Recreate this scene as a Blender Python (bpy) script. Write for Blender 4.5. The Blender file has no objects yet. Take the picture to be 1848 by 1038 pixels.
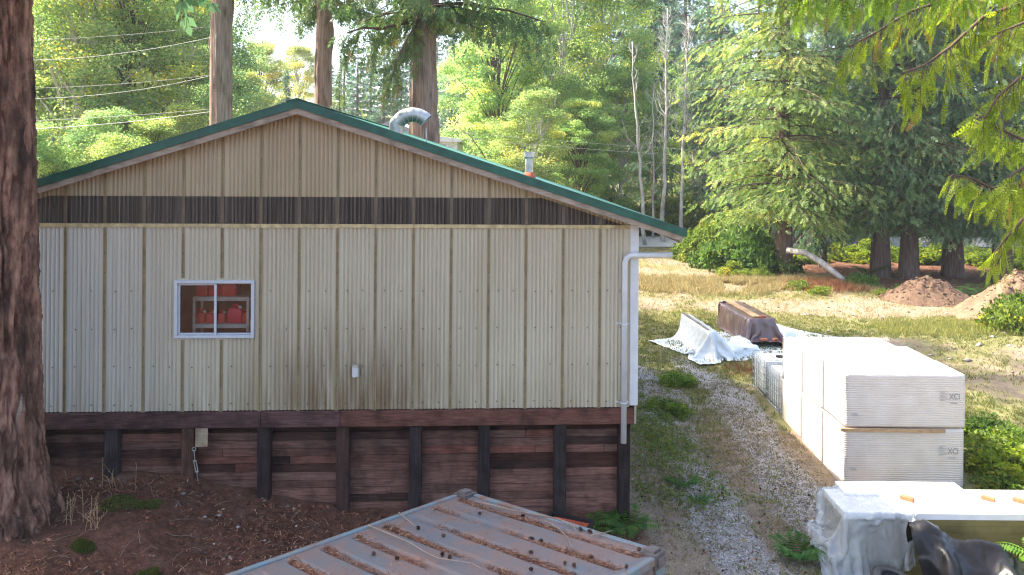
import bpy, bmesh, math, time
import numpy as np
from mathutils import Vector, Matrix
R = math.radians
T0 = time.time()
scene = bpy.context.scene
col = scene.collection
rng = np.random.RandomState(7)
HAZE = .0005                                                 # density of the air

# ------------------------------------------------------------------ camera, sky, sun, exposure
W_, H_ = 1848., 1038.
FPX, PX, PY, ROLL, ZC = 1440., 955., 283., R(.45), 6.4      # focal length, principal point, roll, eye height
cam_d = bpy.data.cameras.new('camera'); cam = bpy.data.objects.new('camera', cam_d); col.objects.link(cam)
cam_d.sensor_fit = 'HORIZONTAL'; cam_d.sensor_width = 36.; cam_d.lens = 36. * FPX / W_
cam_d.shift_x = (W_ / 2 - PX) / W_; cam_d.shift_y = (PY - H_ / 2) / W_
cam_d.clip_start = .1; cam_d.clip_end = 1500.
cam.matrix_world = Matrix.Translation((0, 0, ZC)) @ Matrix.Rotation(R(90), 4, 'X') @ Matrix.Rotation(ROLL, 4, 'Z')
scene.camera = cam

SUN_EL = 51.; SUN_AZ = -72.                                # azimuth of the sun, clockwise from +Y
to_sun = Vector((math.sin(R(SUN_AZ)) * math.cos(R(SUN_EL)), math.cos(R(SUN_AZ)) * math.cos(R(SUN_EL)), math.sin(R(SUN_EL))))
world = bpy.data.worlds.new('World'); scene.world = world; world.use_nodes = True
wn = world.node_tree; bg = wn.nodes['Background']
sky = wn.nodes.new('ShaderNodeTexSky'); sky.sky_type = 'NISHITA'; sky.sun_disc = False
sky.sun_elevation = R(SUN_EL); sky.sun_rotation = R(SUN_AZ); sky.dust_density = 3.8; sky.air_density = .85; sky.ozone_density = .7
wn.links.new(sky.outputs[0], bg.inputs[0]); bg.inputs[1].default_value = .15
sun_d = bpy.data.lights.new('sun', 'SUN'); sun_d.energy = 3.9; sun_d.angle = R(.6); sun_d.color = (1, .92, .76)
sun = bpy.data.objects.new('sun', sun_d); col.objects.link(sun); sun.location = (-20, 20, 40)
sun.rotation_euler = to_sun.to_track_quat('Z', 'Y').to_euler()
scene.view_settings.view_transform = 'Standard'; scene.view_settings.look = 'None'
scene.view_settings.exposure = 2.22; scene.view_settings.gamma = 1.; scene.view_settings.use_curve_mapping = False
cy = scene.cycles
cy.max_bounces = 10; cy.diffuse_bounces = 5; cy.glossy_bounces = 3; cy.transmission_bounces = 6; cy.transparent_max_bounces = 12
cy.volume_bounces = 0; cy.use_denoising = True; cy.sample_clamp_indirect = 6.
cy.pixel_filter_type = 'BLACKMAN_HARRIS'; cy.filter_width = 1.15
cy.caustics_reflective = False; cy.caustics_refractive = False

# ------------------------------------------------------------------ measuring helpers (photo pixel -> place, for laying out the site)
def ray(u, v):
    x, y = u - PX, v - PY; c, s = math.cos(ROLL), math.sin(ROLL)
    return ((x * c + y * s) / FPX, 1., -(-x * s + y * c) / FPX)
def at(u, v, d):
    r = ray(u, v); return Vector((r[0] * d, d, ZC + r[2] * d))
def gp(u, v, z=0.):
    r = ray(u, v); t = (z - ZC) / r[2]; return Vector((r[0] * t, t, z))

# ------------------------------------------------------------------ object helpers
def link(name, me, parent=None, mat=None, label=None, cat=None, group=None, kind=None, loc=None, rot=None, scale=None, color=None):
    o = bpy.data.objects.new(name, me); col.objects.link(o)
    if parent is not None: o.parent = parent
    if mat is not None and me is not None and len(me.materials) == 0: me.materials.append(mat)
    if label: o['label'] = label
    if cat: o['category'] = cat
    if group: o['group'] = group
    if kind: o['kind'] = kind
    if loc is not None: o.location = loc
    if rot is not None: o.rotation_euler = rot
    if scale is not None: o.scale = scale
    if color is not None: o.color = color
    return o
def empty(name, label, cat, loc=(0, 0, 0), rz=0., group=None):
    o = link(name, None, None, None, label, cat, group, None, loc, (0, 0, rz)); o.empty_display_size = .2
    return o
def mesh_np(name, V, F, smooth=False, rnd=None):
    """V (n,3); F (m,k) one polygon size, or a list of such arrays."""
    me = bpy.data.meshes.new(name)
    V = np.asarray(V, np.float32)
    Fs = F if isinstance(F, list) else [F]
    Fs = [np.asarray(x, np.int32) for x in Fs if len(x)]
    loops = np.concatenate([x.ravel() for x in Fs]); tot = np.concatenate([np.full(len(x), x.shape[1], np.int32) for x in Fs])
    start = np.concatenate([[0], np.cumsum(tot)[:-1]]).astype(np.int32)
    me.vertices.add(len(V)); me.vertices.foreach_set('co', V.ravel())
    me.loops.add(len(loops)); me.loops.foreach_set('vertex_index', loops)
    me.polygons.add(len(tot)); me.polygons.foreach_set('loop_start', start); me.polygons.foreach_set('loop_total', tot)
    if smooth: me.polygons.foreach_set('use_smooth', np.ones(len(tot), bool))
    me.update(calc_edges=True)
    if rnd is not None:
        a = me.attributes.new('rnd', 'FLOAT', 'FACE'); a.data.foreach_set('value', np.asarray(rnd, np.float32))
    return me
class MB:
    """collects plain solids into one mesh"""
    def __init__(s): s.v = []; s.f = []; s.n = 0
    def add(s, V, F):
        s.v += [tuple(map(float, p)) for p in V]; s.f += [tuple(int(i) + s.n for i in q) for q in F]; s.n += len(V); return s
    def box(s, x0, x1, y0, y1, z0, z1, M=None):
        V = [Vector(p) for p in ((x0, y0, z0), (x1, y0, z0), (x1, y1, z0), (x0, y1, z0), (x0, y0, z1), (x1, y0, z1), (x1, y1, z1), (x0, y1, z1))]
        if M is not None: V = [M @ p for p in V]
        return s.add(V, ((0, 3, 2, 1), (4, 5, 6, 7), (0, 1, 5, 4), (1, 2, 6, 5), (2, 3, 7, 6), (3, 0, 4, 7)))
    def prism(s, pts, y0, y1):
        """polygon in x,z extruded along y"""
        n = len(pts); V = [(x, y0, z) for x, z in pts] + [(x, y1, z) for x, z in pts]
        return s.add(V, [tuple(range(n)), tuple(range(2 * n - 1, n - 1, -1))] + [(i, i + n, (i + 1) % n + n, (i + 1) % n) for i in range(n)])
    def tube(s, pts, rad, seg=8, cap=True):
        pts = [Vector(p) for p in pts]; n = len(pts)
        rad = [rad] * n if not hasattr(rad, '__len__') else rad
        V = []; ref = None
        for i, p in enumerate(pts):
            t = (pts[min(i + 1, n - 1)] - pts[max(i - 1, 0)]).normalized()
            if ref is None: ref = t.orthogonal().normalized()
            ref = (ref - t * ref.dot(t)).normalized(); b = t.cross(ref)
            V += [p + (ref * math.cos(2 * math.pi * k / seg) + b * math.sin(2 * math.pi * k / seg)) * rad[i] for k in range(seg)]
        F = [(i * seg + k, i * seg + (k + 1) % seg, (i + 1) * seg + (k + 1) % seg, (i + 1) * seg + k) for i in range(n - 1) for k in range(seg)]
        if cap: F += [tuple(range(seg - 1, -1, -1)), tuple((n - 1) * seg + k for k in range(seg))]
        return s.add(V, F)
    def mesh(s, name, smooth=False, bevel=0., segs=1):
        me = bpy.data.meshes.new(name); me.from_pydata(s.v, [], s.f); me.update()
        if bevel > 0:
            bm = bmesh.new(); bm.from_mesh(me)
            bmesh.ops.bevel(bm, geom=list(bm.edges), offset=bevel, segments=segs, affect='EDGES', profile=.5); bm.to_mesh(me); bm.free()
        if smooth:
            me.polygons.foreach_set('use_smooth', np.ones(len(me.polygons), bool))
        return me
def part(name, mb, parent, mat, smooth=False, bevel=0., segs=1, **kw):
    return link(name, mb.mesh(name, smooth, bevel, segs), parent, mat, **kw)

# ------------------------------------------------------------------ noise in numpy
_perm = np.random.RandomState(3).permutation(4096); _val = np.random.RandomState(4).rand(4096)
def _h(ix, iy, iz):
    return _val[_perm[(_perm[(_perm[ix & 4095] + iy) & 4095] + iz) & 4095]]
def vnoise(x, y, z=0.):
    x, y, z = np.broadcast_arrays(np.asarray(x, float), np.asarray(y, float), np.asarray(z, float))
    ix, iy, iz = (np.floor(q).astype(int) for q in (x, y, z)); fx, fy, fz = x - ix, y - iy, z - iz
    fx, fy, fz = (q * q * (3 - 2 * q) for q in (fx, fy, fz)); r = 0
    for dx in (0, 1):
        for dy in (0, 1):
            for dz in (0, 1):
                r = r + _h(ix + dx, iy + dy, iz + dz) * (fx if dx else 1 - fx) * (fy if dy else 1 - fy) * (fz if dz else 1 - fz)
    return r
def fbm(x, y, z=0., o=4):
    r = 0; a = .5
    for k in range(o): r = r + a * vnoise(np.asarray(x) * 2 ** k + 17 * k, np.asarray(y) * 2 ** k, np.asarray(z) * 2 ** k); a *= .5
    return r
def sstep(a, b, x): t = np.clip((np.asarray(x, float) - a) / (b - a), 0, 1); return t * t * (3 - 2 * t)

# ------------------------------------------------------------------ material helpers
class Mat:
    def __init__(s, name, rough=.8, spec=.3, metal=0.):
        s.m = bpy.data.materials.new(name); s.m.use_nodes = True; s.nt = s.m.node_tree; s.b = s.nt.nodes['Principled BSDF']; s.out = s.nt.nodes['Material Output']
        s.b.inputs['Roughness'].default_value = rough; s.b.inputs['Specular IOR Level'].default_value = spec; s.b.inputs['Metallic'].default_value = metal
    def n(s, t, **kw):
        q = s.nt.nodes.new(t)
        for k, v in kw.items(): setattr(q, k, v)
        return q
    def L(s, a, b): s.nt.links.new(a, b)
    def put(s, sock, v):
        if hasattr(v, 'links') or isinstance(v, bpy.types.NodeSocket): s.L(v, sock)
        else: sock.default_value = (tuple(v) + (1,))[:4] if hasattr(v, '__len__') and sock.type == 'RGBA' else v
    def vec(s, scale=(1, 1, 1), coord='Object', rot=(0, 0, 0), loc=(0, 0, 0)):
        if coord == 'World': o = s.n('ShaderNodeNewGeometry').outputs['Position']
        else: o = s.n('ShaderNodeTexCoord').outputs[coord]
        mp = s.n('ShaderNodeMapping'); s.L(o, mp.inputs[0]); mp.inputs['Scale'].default_value = scale if hasattr(scale, '__len__') else (scale,) * 3
        mp.inputs['Rotation'].default_value = rot; mp.inputs['Location'].default_value = loc
        return mp.outputs[0]
    def noise(s, v, scale=1., detail=4., rough=.55, dist=0.):
        q = s.n('ShaderNodeTexNoise'); s.L(v, q.inputs['Vector']); q.inputs['Scale'].default_value = scale; q.inputs['Detail'].default_value = detail
        q.inputs['Roughness'].default_value = rough; q.inputs['Distortion'].default_value = dist; return q.outputs[0]
    def voro(s, v, scale=1., feature='F1', out='Distance'):
        q = s.n('ShaderNodeTexVoronoi', feature=feature); s.L(v, q.inputs['Vector']); q.inputs['Scale'].default_value = scale; return q.outputs[out]
    def ramp(s, f, stops, interp='LINEAR'):
        q = s.n('ShaderNodeValToRGB'); s.put(q.inputs[0], f); e = q.color_ramp.elements; q.color_ramp.interpolation = interp
        while len(e) < len(stops): e.new(.5)
        for el, (p, c) in zip(e, stops):
            el.position = p; el.color = (c, c, c, 1) if not hasattr(c, '__len__') else tuple(c) + (1,)
        return q.outputs[0]
    def mix(s, f, a, b, mode='MIX'):
        q = s.n('ShaderNodeMix', data_type='RGBA', blend_type=mode); s.put(q.inputs[0], f); s.put(q.inputs[6], a); s.put(q.inputs[7], b); return q.outputs[2]
    def math(s, op, a, b=0.):
        q = s.n('ShaderNodeMath', operation=op); s.put(q.inputs[0], a); s.put(q.inputs[1], b); return q.outputs[0]
    def attr(s, name, out='Fac'): return s.n('ShaderNodeAttribute', attribute_name=name).outputs[out]
    def oi(s, out): return s.n('ShaderNodeObjectInfo').outputs[out]
    def xyz(s, v, k): q = s.n('ShaderNodeSeparateXYZ'); s.L(v, q.inputs[0]); return q.outputs[k]
    def bump(s, h, strength=.5, dist=.02):
        q = s.n('ShaderNodeBump'); q.inputs['Strength'].default_value = strength; q.inputs['Distance'].default_value = dist; s.L(h, q.inputs['Height']); s.L(q.outputs[0], s.b.inputs['Normal']); return s
    def base(s, c): s.put(s.b.inputs['Base Color'], c); return s
def simple(name, c, rough=.7, spec=.3, metal=0., var=.25, scale=6., bump=0.):
    m = Mat(name, rough, spec, metal); v = m.vec(1, 'World'); nz = m.noise(v, scale, 5)
    m.base(m.mix(m.ramp(nz, [(.3, 0.), (.7, 1.)]), tuple(x * (1 - var) for x in c), tuple(min(1, x * (1 + var)) for x in c)))
    if bump: m.bump(m.noise(v, scale * 6, 3), bump, .01)
    return m.m
def leafmat(name, stops, trans=.45, rough=.55, spec=.25):
    """foliage: colour by the leaf's own random value, tinted by the object's colour, part of the light passes through"""
    m = Mat(name, rough, spec); c = m.ramp(m.attr('rnd'), stops); c = m.mix(1., c, m.oi('Color'), 'MULTIPLY')
    m.base(c); t = m.n('ShaderNodeBsdfTranslucent'); h = m.n('ShaderNodeHueSaturation'); h.inputs['Value'].default_value = 1.7; h.inputs['Saturation'].default_value = 1.1; h.inputs['Hue'].default_value = .49
    m.L(c, h.inputs['Color']); m.L(h.outputs[0], t.inputs[0])
    x = m.n('ShaderNodeMixShader'); x.inputs[0].default_value = trans; m.L(m.b.outputs[0], x.inputs[1]); m.L(t.outputs[0], x.inputs[2]); m.L(x.outputs[0], m.out.inputs[0])
    return m.m
# ------------------------------------------------------------------ materials
def wood(name, c1, c2, rough=.85, use_color=True, grain=(1.5, 30, 30), bump=.35):
    m = Mat(name, rough, .2); v = m.vec(grain, 'World'); a = m.noise(v, 1.6, 6, .6, .4); k = m.noise(m.vec(3, 'World'), 1.2, 4)
    c = m.mix(m.ramp(a, [(.32, 0.), (.68, 1.)]), c1, c2); c = m.mix(m.ramp(k, [(.45, 0.), (.75, .75)]), c, tuple(x * .25 for x in c1))
    if use_color: c = m.mix(1., c, m.oi('Color'), 'MULTIPLY')
    m.base(c).bump(a, bump, .006); return m.m
M = {}
M['plank'] = wood('weathered_plank', (.09, .046, .034), (.225, .13, .095))
M['post'] = wood('tarred_post', (.02, .014, .012), (.06, .042, .035), grain=(25, 25, 1.2))
M['beam'] = wood('dark_beam', (.065, .032, .025), (.17, .092, .072))
M['raw_wood'] = wood('raw_wood', (.36, .22, .12), (.55, .38, .22), use_color=False)
M['grey_wood'] = wood('grey_wood', (.2, .16, .13), (.4, .33, .27), use_color=False)
M['ply'] = wood('plywood', (.33, .25, .16), (.45, .35, .23), use_color=False)
M['rake_board'] = wood('rake_board', (.27, .21, .16), (.40, .33, .26), use_color=False, bump=.15)

def siding(name, ca, cb, stain):
    m = Mat(name, .5, .35); o = m.vec(1); x, z = m.xyz(o, 0), m.xyz(o, 2)
    big = m.noise(m.vec((.7, .7, .35)), 1.3, 5); streak = m.noise(m.vec((26, 26, .45)), 1., 4, .6)
    c = m.mix(m.ramp(big, [(.3, 0.), (.7, 1.)]), ca, cb)
    left = m.ramp(m.math('MULTIPLY', m.math('ADD', x, 8.), .25), [(.0, 1.), (.75, 0.)])
    c = m.mix(m.math('MULTIPLY', left, stain * .75), c, (.60, .61, .60))  # paler to the left: cleaner sheets, plus sky light put into the colour
    c = m.mix(m.ramp(streak, [(.45, 0.), (.8, .4)]), c, (.33, .27, .17))
    # rain splash and algae stain low on the middle of the wall, where the vent drips
    dx = m.math('MULTIPLY', m.math('ADD', x, 2.9), .5); low = m.math('MAXIMUM', m.math('SUBTRACT', 1., m.math('MULTIPLY', m.math('ABSOLUTE', m.math('SUBTRACT', z, 2.5)), .62)), 0.)
    blob = m.math('MULTIPLY', m.math('MAXIMUM', m.math('SUBTRACT', 1., m.math('POWER', m.math('ABSOLUTE', dx), 2.)), 0.), low)
    blob = m.math('MULTIPLY', m.math('MAXIMUM', blob, 0.), m.ramp(m.noise(m.vec((7, 7, .6)), 1., 4), [(.3, .1), (.58, 1.)]))
    c = m.mix(m.math('MULTIPLY', blob, stain * 1.25), c, (.165, .105, .05))
    gr = m.math('MULTIPLY', m.ramp(m.math('MULTIPLY', m.math('SUBTRACT', z, 2.3), .9), [(0., 1.), (.75, 0.)]), m.ramp(m.noise(m.vec((14, 14, .7)), 1., 4), [(.42, 0.), (.7, .65)])); c = m.mix(m.math('MULTIPLY', gr, stain), c, (.23, .19, .10))
    run = m.ramp(m.noise(m.vec((11, 11, .18), loc=(3, 0, 1)), 1., 3), [(.56, 0.), (.74, .45)]); c = m.mix(run, c, (.30, .23, .13))
    spk = m.ramp(m.noise(m.vec(30), 1.5, 3), [(.62, 0.), (.78, .5)]); c = m.mix(spk, c, (.32, .27, .18))
    m.base(c); return m.m
M['siding'] = siding('aged_cream_siding', (.53, .475, .355), (.44, .38, .27), .8)
M['gable'] = siding('tan_shade_gable_siding', (.44, .355, .235), (.36, .275, .17), .0)  # tan from dirt, darkened further with the roof overhang's shade in the colour
M['seam'] = simple('stained_seam_batten', (.29, .225, .125), .6, .3, 0, .18, 5)
M['seam_dark'] = simple('dark_seam_batten', (.13, .10, .065), .6, .3, 0, .2, 5)
M['ledge'] = simple('yellowed_ledge', (.46, .36, .19), .6, .3, 0, .3, 9)
m = Mat('smoky_clear_strip', .32, .5); s_ = m.noise(m.vec((34, 34, .5)), 1., 4, .6); c = m.ramp(s_, [(.36, (.022, .016, .013)), (.55, (.058, .045, .038)), (.75, (.17, .13, .105))]); m.base(c); M['strip'] = m.m
M['screw'] = simple('rusty_screw', (.08, .05, .035), .6, .3)
M['green_trim'] = simple('green_trim', (.008, .078, .052), .42, .5, 0, .3, 5)
m = Mat('green_roof_metal', .45, .5); nz = m.noise(m.vec(3, 'World'), 1.5, 6); m.base(m.mix(m.ramp(nz, [(.35, 0.), (.75, 1.)]), (.02, .15, .115), (.10, .21, .16))); M['roof'] = m.m
M['white_paint'] = simple('white_trim_paint', (.58, .58, .58), .45, .4, 0, .08, 5)
M['alu'] = simple('white_window_frame', (.50, .52, .55), .4, .5, 0, .06, 6)
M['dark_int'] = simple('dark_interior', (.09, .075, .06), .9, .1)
M['galv'] = simple('galvanised_duct', (.50, .50, .48), .38, .5, .75, .3, 9, .1)
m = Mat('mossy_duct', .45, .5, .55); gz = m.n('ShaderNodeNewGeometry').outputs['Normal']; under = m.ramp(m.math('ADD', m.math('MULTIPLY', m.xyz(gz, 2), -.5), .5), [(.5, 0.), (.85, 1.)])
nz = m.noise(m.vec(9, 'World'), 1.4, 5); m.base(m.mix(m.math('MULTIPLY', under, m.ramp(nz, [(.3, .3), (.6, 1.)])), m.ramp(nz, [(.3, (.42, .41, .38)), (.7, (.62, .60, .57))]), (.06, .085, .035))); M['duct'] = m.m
M['red_rubber'] = simple('red_boot', (.55, .12, .06), .6)
M['red_can'] = simple('red_can_plastic', (.62, .03, .04), .4, .4, 0, .2)
M['pink_can'] = simple('bright_red_can_plastic', (.75, .025, .07), .35, .4, 0, .15)
M['orange_can'] = simple('orange_can_plastic', (.65, .07, .02), .4, .4, 0, .15)
M['black_plastic'] = simple('black_plastic', (.018, .017, .018), .4, .4)
M['shelf'] = simple('pale_shelf', (.55, .53, .48), .6)
m = Mat('window_glass', .03, .5); tr = m.n('ShaderNodeBsdfTransparent'); tr.inputs[0].default_value = (.9, .92, .92, 1); gl = m.n('ShaderNodeBsdfGlossy'); gl.inputs['Roughness'].default_value = .03
fr = m.n('ShaderNodeFresnel'); fr.inputs[0].default_value = 1.5; x = m.n('ShaderNodeMixShader'); m.L(fr.outputs[0], x.inputs[0]); m.L(tr.outputs[0], x.inputs[1]); m.L(gl.outputs[0], x.inputs[2]); m.L(x.outputs[0], m.out.inputs[0]); M['glass'] = m.m
m = Mat('container_steel', .5, .4, .0); v = m.vec(1); a = m.noise(m.vec((1.2, 1.2, 1.2)), 1.3, 6, .6, .6); b = m.noise(m.vec(3.3), 1.2, 6, .65, .8); d = m.noise(m.vec(22), 1.1, 4)
c = m.mix(m.ramp(a, [(.36, 0.), (.62, 1.)]), (.105, .122, .138), (.165, .115, .10)); c = m.mix(m.ramp(b, [(.5, 0.), (.72, .85)]), c, (.21, .115, .08)); c = m.mix(m.ramp(d, [(.55, 0.), (.8, .5)]), c, (.09, .05, .04))
m.base(c).bump(d, .2, .004); M['steel'] = m.m
m = Mat('container_rail_steel', .5, .4); a = m.noise(m.vec(4), 1.2, 6, .6, .5); m.base(m.ramp(a, [(.35, (.10, .18, .22)), (.5, (.15, .165, .17)), (.64, (.17, .095, .07))])); M['rail'] = m.m
M['casting'] = simple('corner_casting_steel', (.10, .085, .08), .6, .4, 0, .4, 12, .3)
M['cone'] = simple('pine_cone_brown', (.085, .045, .028), .8)
M['bark_twig'] = simple('dead_twig', (.24, .18, .14), .85)
M['needles'] = leafmat('fallen_needles', [(0, (.035, .016, .012)), (.3, (.12, .05, .03)), (.6, (.28, .115, .06)), (.85, (.33, .16, .09)), (1, (.42, .30, .21))], .05, .8)
# trees
m = Mat('fir_bark', .9, .15); v = m.vec((1, 1, .3), 'World'); a = m.noise(v, 9, 6, .65); d = m.attr('rnd')
c = m.mix(m.ramp(a, [(.38, 0.), (.62, 1.)]), (.11, .048, .032), (.38, .21, .145)); c = m.mix(m.ramp(d, [(.2, 1.), (.6, 0.)]), c, (.032, .018, .014)); m.base(c).bump(a, .5, .012); M['fir_bark'] = m.m
m = Mat('cedar_bark', .9, .15); v = m.vec((1, 1, .06), 'World'); a = m.noise(v, 22, 6, .6); d = m.attr('rnd')
c = m.mix(m.ramp(a, [(.3, 0.), (.7, 1.)]), (.17, .115, .09), (.36, .27, .225)); c = m.mix(m.ramp(d, [(.15, .8), (.5, 0.)]), c, (.07, .042, .03)); m.base(c).bump(a, .6, .012); M['cedar_bark'] = m.m
m = Mat('dark_bark', .9, .15); v = m.vec((1, 1, .08), 'World'); a = m.noise(v, 14, 6, .6); m.base(m.ramp(a, [(.3, (.06, .04, .032)), (.7, (.19, .13, .105))])).bump(a, .6, .02); M['dark_bark'] = m.m
m = Mat('pale_bark', .85, .15); v = m.vec((1, 1, .5), 'World'); a = m.noise(v, 3, 6, .6); m.base(m.ramp(a, [(.3, (.26, .23, .21)), (.55, (.52, .48, .45)), (.75, (.68, .64, .6))])); M['pale_bark'] = m.m
M['leaf_broad'] = leafmat('broad_leaves', [(0, (.062, .115, .05)), (.35, (.135, .21, .09)), (.7, (.215, .285, .13)), (.93, (.32, .36, .17)), (1, (.46, .40, .09))], .62, .45, .5)
M['leaf_conifer'] = leafmat('conifer_sprays', [(0, (.04, .08, .05)), (.45, (.08, .145, .08)), (.8, (.14, .205, .10)), (.97, (.19, .24, .11)), (1, (.24, .18, .09))], .45, .5, .4)
M['leaf_cedar'] = leafmat('near_cedar_sprays', [(0, (.075, .115, .02)), (.45, (.17, .24, .03)), (.8, (.26, .33, .045)), (.96, (.34, .37, .07)), (1, (.30, .18, .06))], .6)
M['leaf_shrub'] = leafmat('shrub_leaves', [(0, (.04, .075, .02)), (.4, (.09, .15, .035)), (.8, (.16, .21, .055)), (1, (.28, .26, .07))], .5)
M['fern'] = leafmat('fern_fronds', [(0, (.03, .08, .02)), (.6, (.06, .14, .03)), (1, (.12, .19, .05))], .45)
M['grass'] = leafmat('green_grass', [(0, (.075, .10, .028)), (.5, (.14, .165, .048)), (1, (.26, .255, .085))], .4)
M['straw'] = leafmat('dry_grass', [(0, (.18, .145, .065)), (.5, (.28, .235, .11)), (1, (.38, .33, .18))], .35)
M['dull_weed'] = leafmat('dull_low_weeds', [(0, (.13, .10, .06)), (.5, (.21, .18, .095)), (1, (.25, .25, .11))], .3)
M['rust_weed'] = leafmat('rusty_weeds', [(0, (.16, .07, .035)), (.6, (.27, .12, .06)), (1, (.33, .20, .10))], .3)
m = Mat('grey_gravel', .85, .25); c = m.ramp(m.attr('rnd'), [(0, (.07, .062, .056)), (.3, (.18, .168, .158)), (.6, (.27, .255, .24)), (.88, (.36, .35, .335)), (1, (.55, .53, .51))]); m.base(c); M['gravel'] = m.m
m = Mat('pebbles', .8, .25); c = m.ramp(m.attr('rnd'), [(0, (.08, .06, .05)), (.6, (.24, .20, .175)), (.9, (.42, .38, .35)), (1, (.66, .62, .58))]); m.base(c); M['pebble'] = m.m
# ground: region weights from the layout, broken up by noise
m = Mat('yard_soil', .95, .1); v = m.vec(1, 'World'); reg = m.n('ShaderNodeAttribute', attribute_name='region'); sep = m.n('ShaderNodeSeparateColor'); m.L(reg.outputs['Color'], sep.inputs[0])
f1 = m.noise(v, 2.2, 8, .65); f2 = m.noise(v, 9, 6, .65); f3 = m.noise(v, 45, 4, .6); pv = m.voro(v, 22); 
soil = m.mix(m.ramp(f1, [(.35, 0.), (.65, 1.)]), (.205, .155, .11), (.28, .225, .16)); soil = m.mix(m.ramp(f2, [(.45, 0.), (.7, .75)]), soil, (.20, .15, .12)); soil = m.mix(m.ramp(f3, [(.5, 0.), (.72, .6)]), soil, (.10, .075, .06))
grav = m.mix(m.ramp(m.voro(v, 40, out='Color'), [(.1, 0.), (.9, 1.)]), (.19, .18, .17), (.40, .385, .37)); grav = m.mix(m.ramp(f2, [(.5, 0.), (.66, .7)]), grav, (.24, .18, .135))
gras = m.mix(m.ramp(f2, [(.35, 0.), (.65, 1.)]), (.115, .125, .05), (.22, .19, .09)); gras = m.mix(m.ramp(f3, [(.5, 0.), (.8, .6)]), gras, (.06, .07, .025))
dirt = m.mix(m.ramp(f2, [(.35, 0.), (.65, 1.)]), (.085, .04, .026), (.19, .092, .06)); dirt = m.mix(m.ramp(f3, [(.5, 0.), (.75, .7)]), dirt, (.045, .026, .02)); dirt = m.mix(m.ramp(f1, [(.55, 0.), (.75, .5)]), dirt, (.17, .14, .12))
def soft(w): return m.ramp(m.math('ADD', w, m.math('MULTIPLY', m.math('SUBTRACT', f1, .5), .9)), [(.38, 0.), (.62, 1.)])
c = m.mix(soft(sep.outputs[1]), soil, gras); c = m.mix(soft(sep.outputs[0]), c, grav); c = m.mix(soft(sep.outputs[2]), c, dirt)
m.base(c).bump(m.math('ADD', m.math('MULTIPLY', f2, .6), m.math('MULTIPLY', f3, .5)), .7, .06); M['ground'] = m.m
m = Mat('road_asphalt', .85, .3); nz = m.noise(m.vec(1, 'World'), 3, 6); m.base(m.ramp(nz, [(.3, (.36, .35, .335)), (.7, (.46, .45, .43))])); M['asphalt'] = m.m
m = Mat('mound_soil', .95, .1); v = m.vec(1, 'World'); a = m.noise(v, 5, 8, .7); b = m.noise(v, 30, 4); m.base(m.mix(m.ramp(b, [(.45, 0.), (.75, .7)]), m.ramp(a, [(.3, (.10, .062, .043)), (.7, (.23, .15, .105))]), (.09, .055, .04))).bump(m.math('ADD', a, b), .8, .08); M['mound'] = m.m
m = Mat('sandy_mound_soil', .95, .1); v = m.vec(1, 'World'); a = m.noise(v, 3, 8, .7); b = m.noise(v, 30, 4); m.base(m.mix(m.ramp(b, [(.5, 0.), (.8, .6)]), m.ramp(a, [(.3, (.16, .10, .065)), (.7, (.29, .195, .13))]), (.16, .09, .055))).bump(m.math('ADD', a, b), .8, .08); M['sandmound'] = m.m
# yard goods
m = Mat('white_wrap', .38, .4); w = m.n('ShaderNodeTexWave', wave_type='BANDS', bands_direction='Z'); m.L(m.vec((.35, .35, 1.)), w.inputs[0]); w.inputs['Scale'].default_value = 7.; w.inputs['Distortion'].default_value = 4.; w.inputs['Detail'].default_value = 3.; w.inputs['Detail Scale'].default_value = .7
g = m.n('ShaderNodeNewGeometry').outputs['Normal']; side = m.math('SUBTRACT', 1., m.math('ABSOLUTE', m.xyz(g, 2)))
m.base(m.ramp(m.noise(m.vec(2.), 1.5, 5), [(.3, (.60, .535, .485)), (.7, (.68, .615, .57))])).bump(m.math('MULTIPLY', w.outputs[0], side), .5, .012); M['wrap'] = m.m
M['tape'] = simple('brown_tape_seam', (.24, .19, .18), .5)
M['ink'] = simple('grey_ink', (.25, .24, .24), .7); M['ink_pale'] = simple('pale_grey_ink', (.44, .41, .39), .7)
M['foam'] = simple('white_foam_board', (.78, .77, .75), .6, .2, 0, .05, 4)
M['foam_edge'] = simple('yellow_foam_edge', (.20, .165, .06), .8, .2, 0, .3, 3)
M['cage'] = simple('galvanised_cage', (.46, .50, .52), .4, .5, .5, .15)
M['tank'] = simple('translucent_tank', (.72, .76, .77), .35, .4, 0, .06)
M['brick'] = simple('orange_brick', (.42, .14, .07), .8, .2, 0, .2, 20, .2)
def plastic(name, c, alpha, rough=.25):
    m = Mat(name, rough, .5); nz = m.noise(m.vec(5, 'World'), 1.5, 5); m.base(m.ramp(nz, [(.3, tuple(x * .86 for x in c)), (.7, c)])); m.b.inputs['Alpha'].default_value = alpha; m.b.inputs['Specular IOR Level'].default_value = .7 if c[0] > .05 else .35
    m.bump(m.noise(m.vec(9, 'World'), 1.3, 3, .5, 1.5), .18, .02); return m.m
M['clear_sheet'] = plastic('cloudy_clear_sheet', (.58, .62, .65), .42, .1); M['white_sheet'] = plastic('white_sheet', (.70, .75, .76), .93); M['brown_sheet'] = plastic('brown_sheet', (.15, .098, .10), 1., .28); M['black_sheet'] = plastic('black_sheet', (.012, .011, .012), 1., .34)
M['tyre'] = simple('grey_tyre_rubber', (.075, .075, .078), .75)
M['paint_white_house'] = simple('white_house_paint', (.72, .71, .69), .7); M['house_roof'] = simple('grey_house_roof', (.34, .33, .33), .8); M['house_glass'] = simple('dark_house_glass', (.03, .035, .04), .15, .5)
M['wire'] = simple('pale_cable', (.36, .35, .34), .5)
M['moss'] = leafmat('moss', [(0, (.06, .075, .015)), (1, (.15, .17, .035))], .2, .9)
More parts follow.
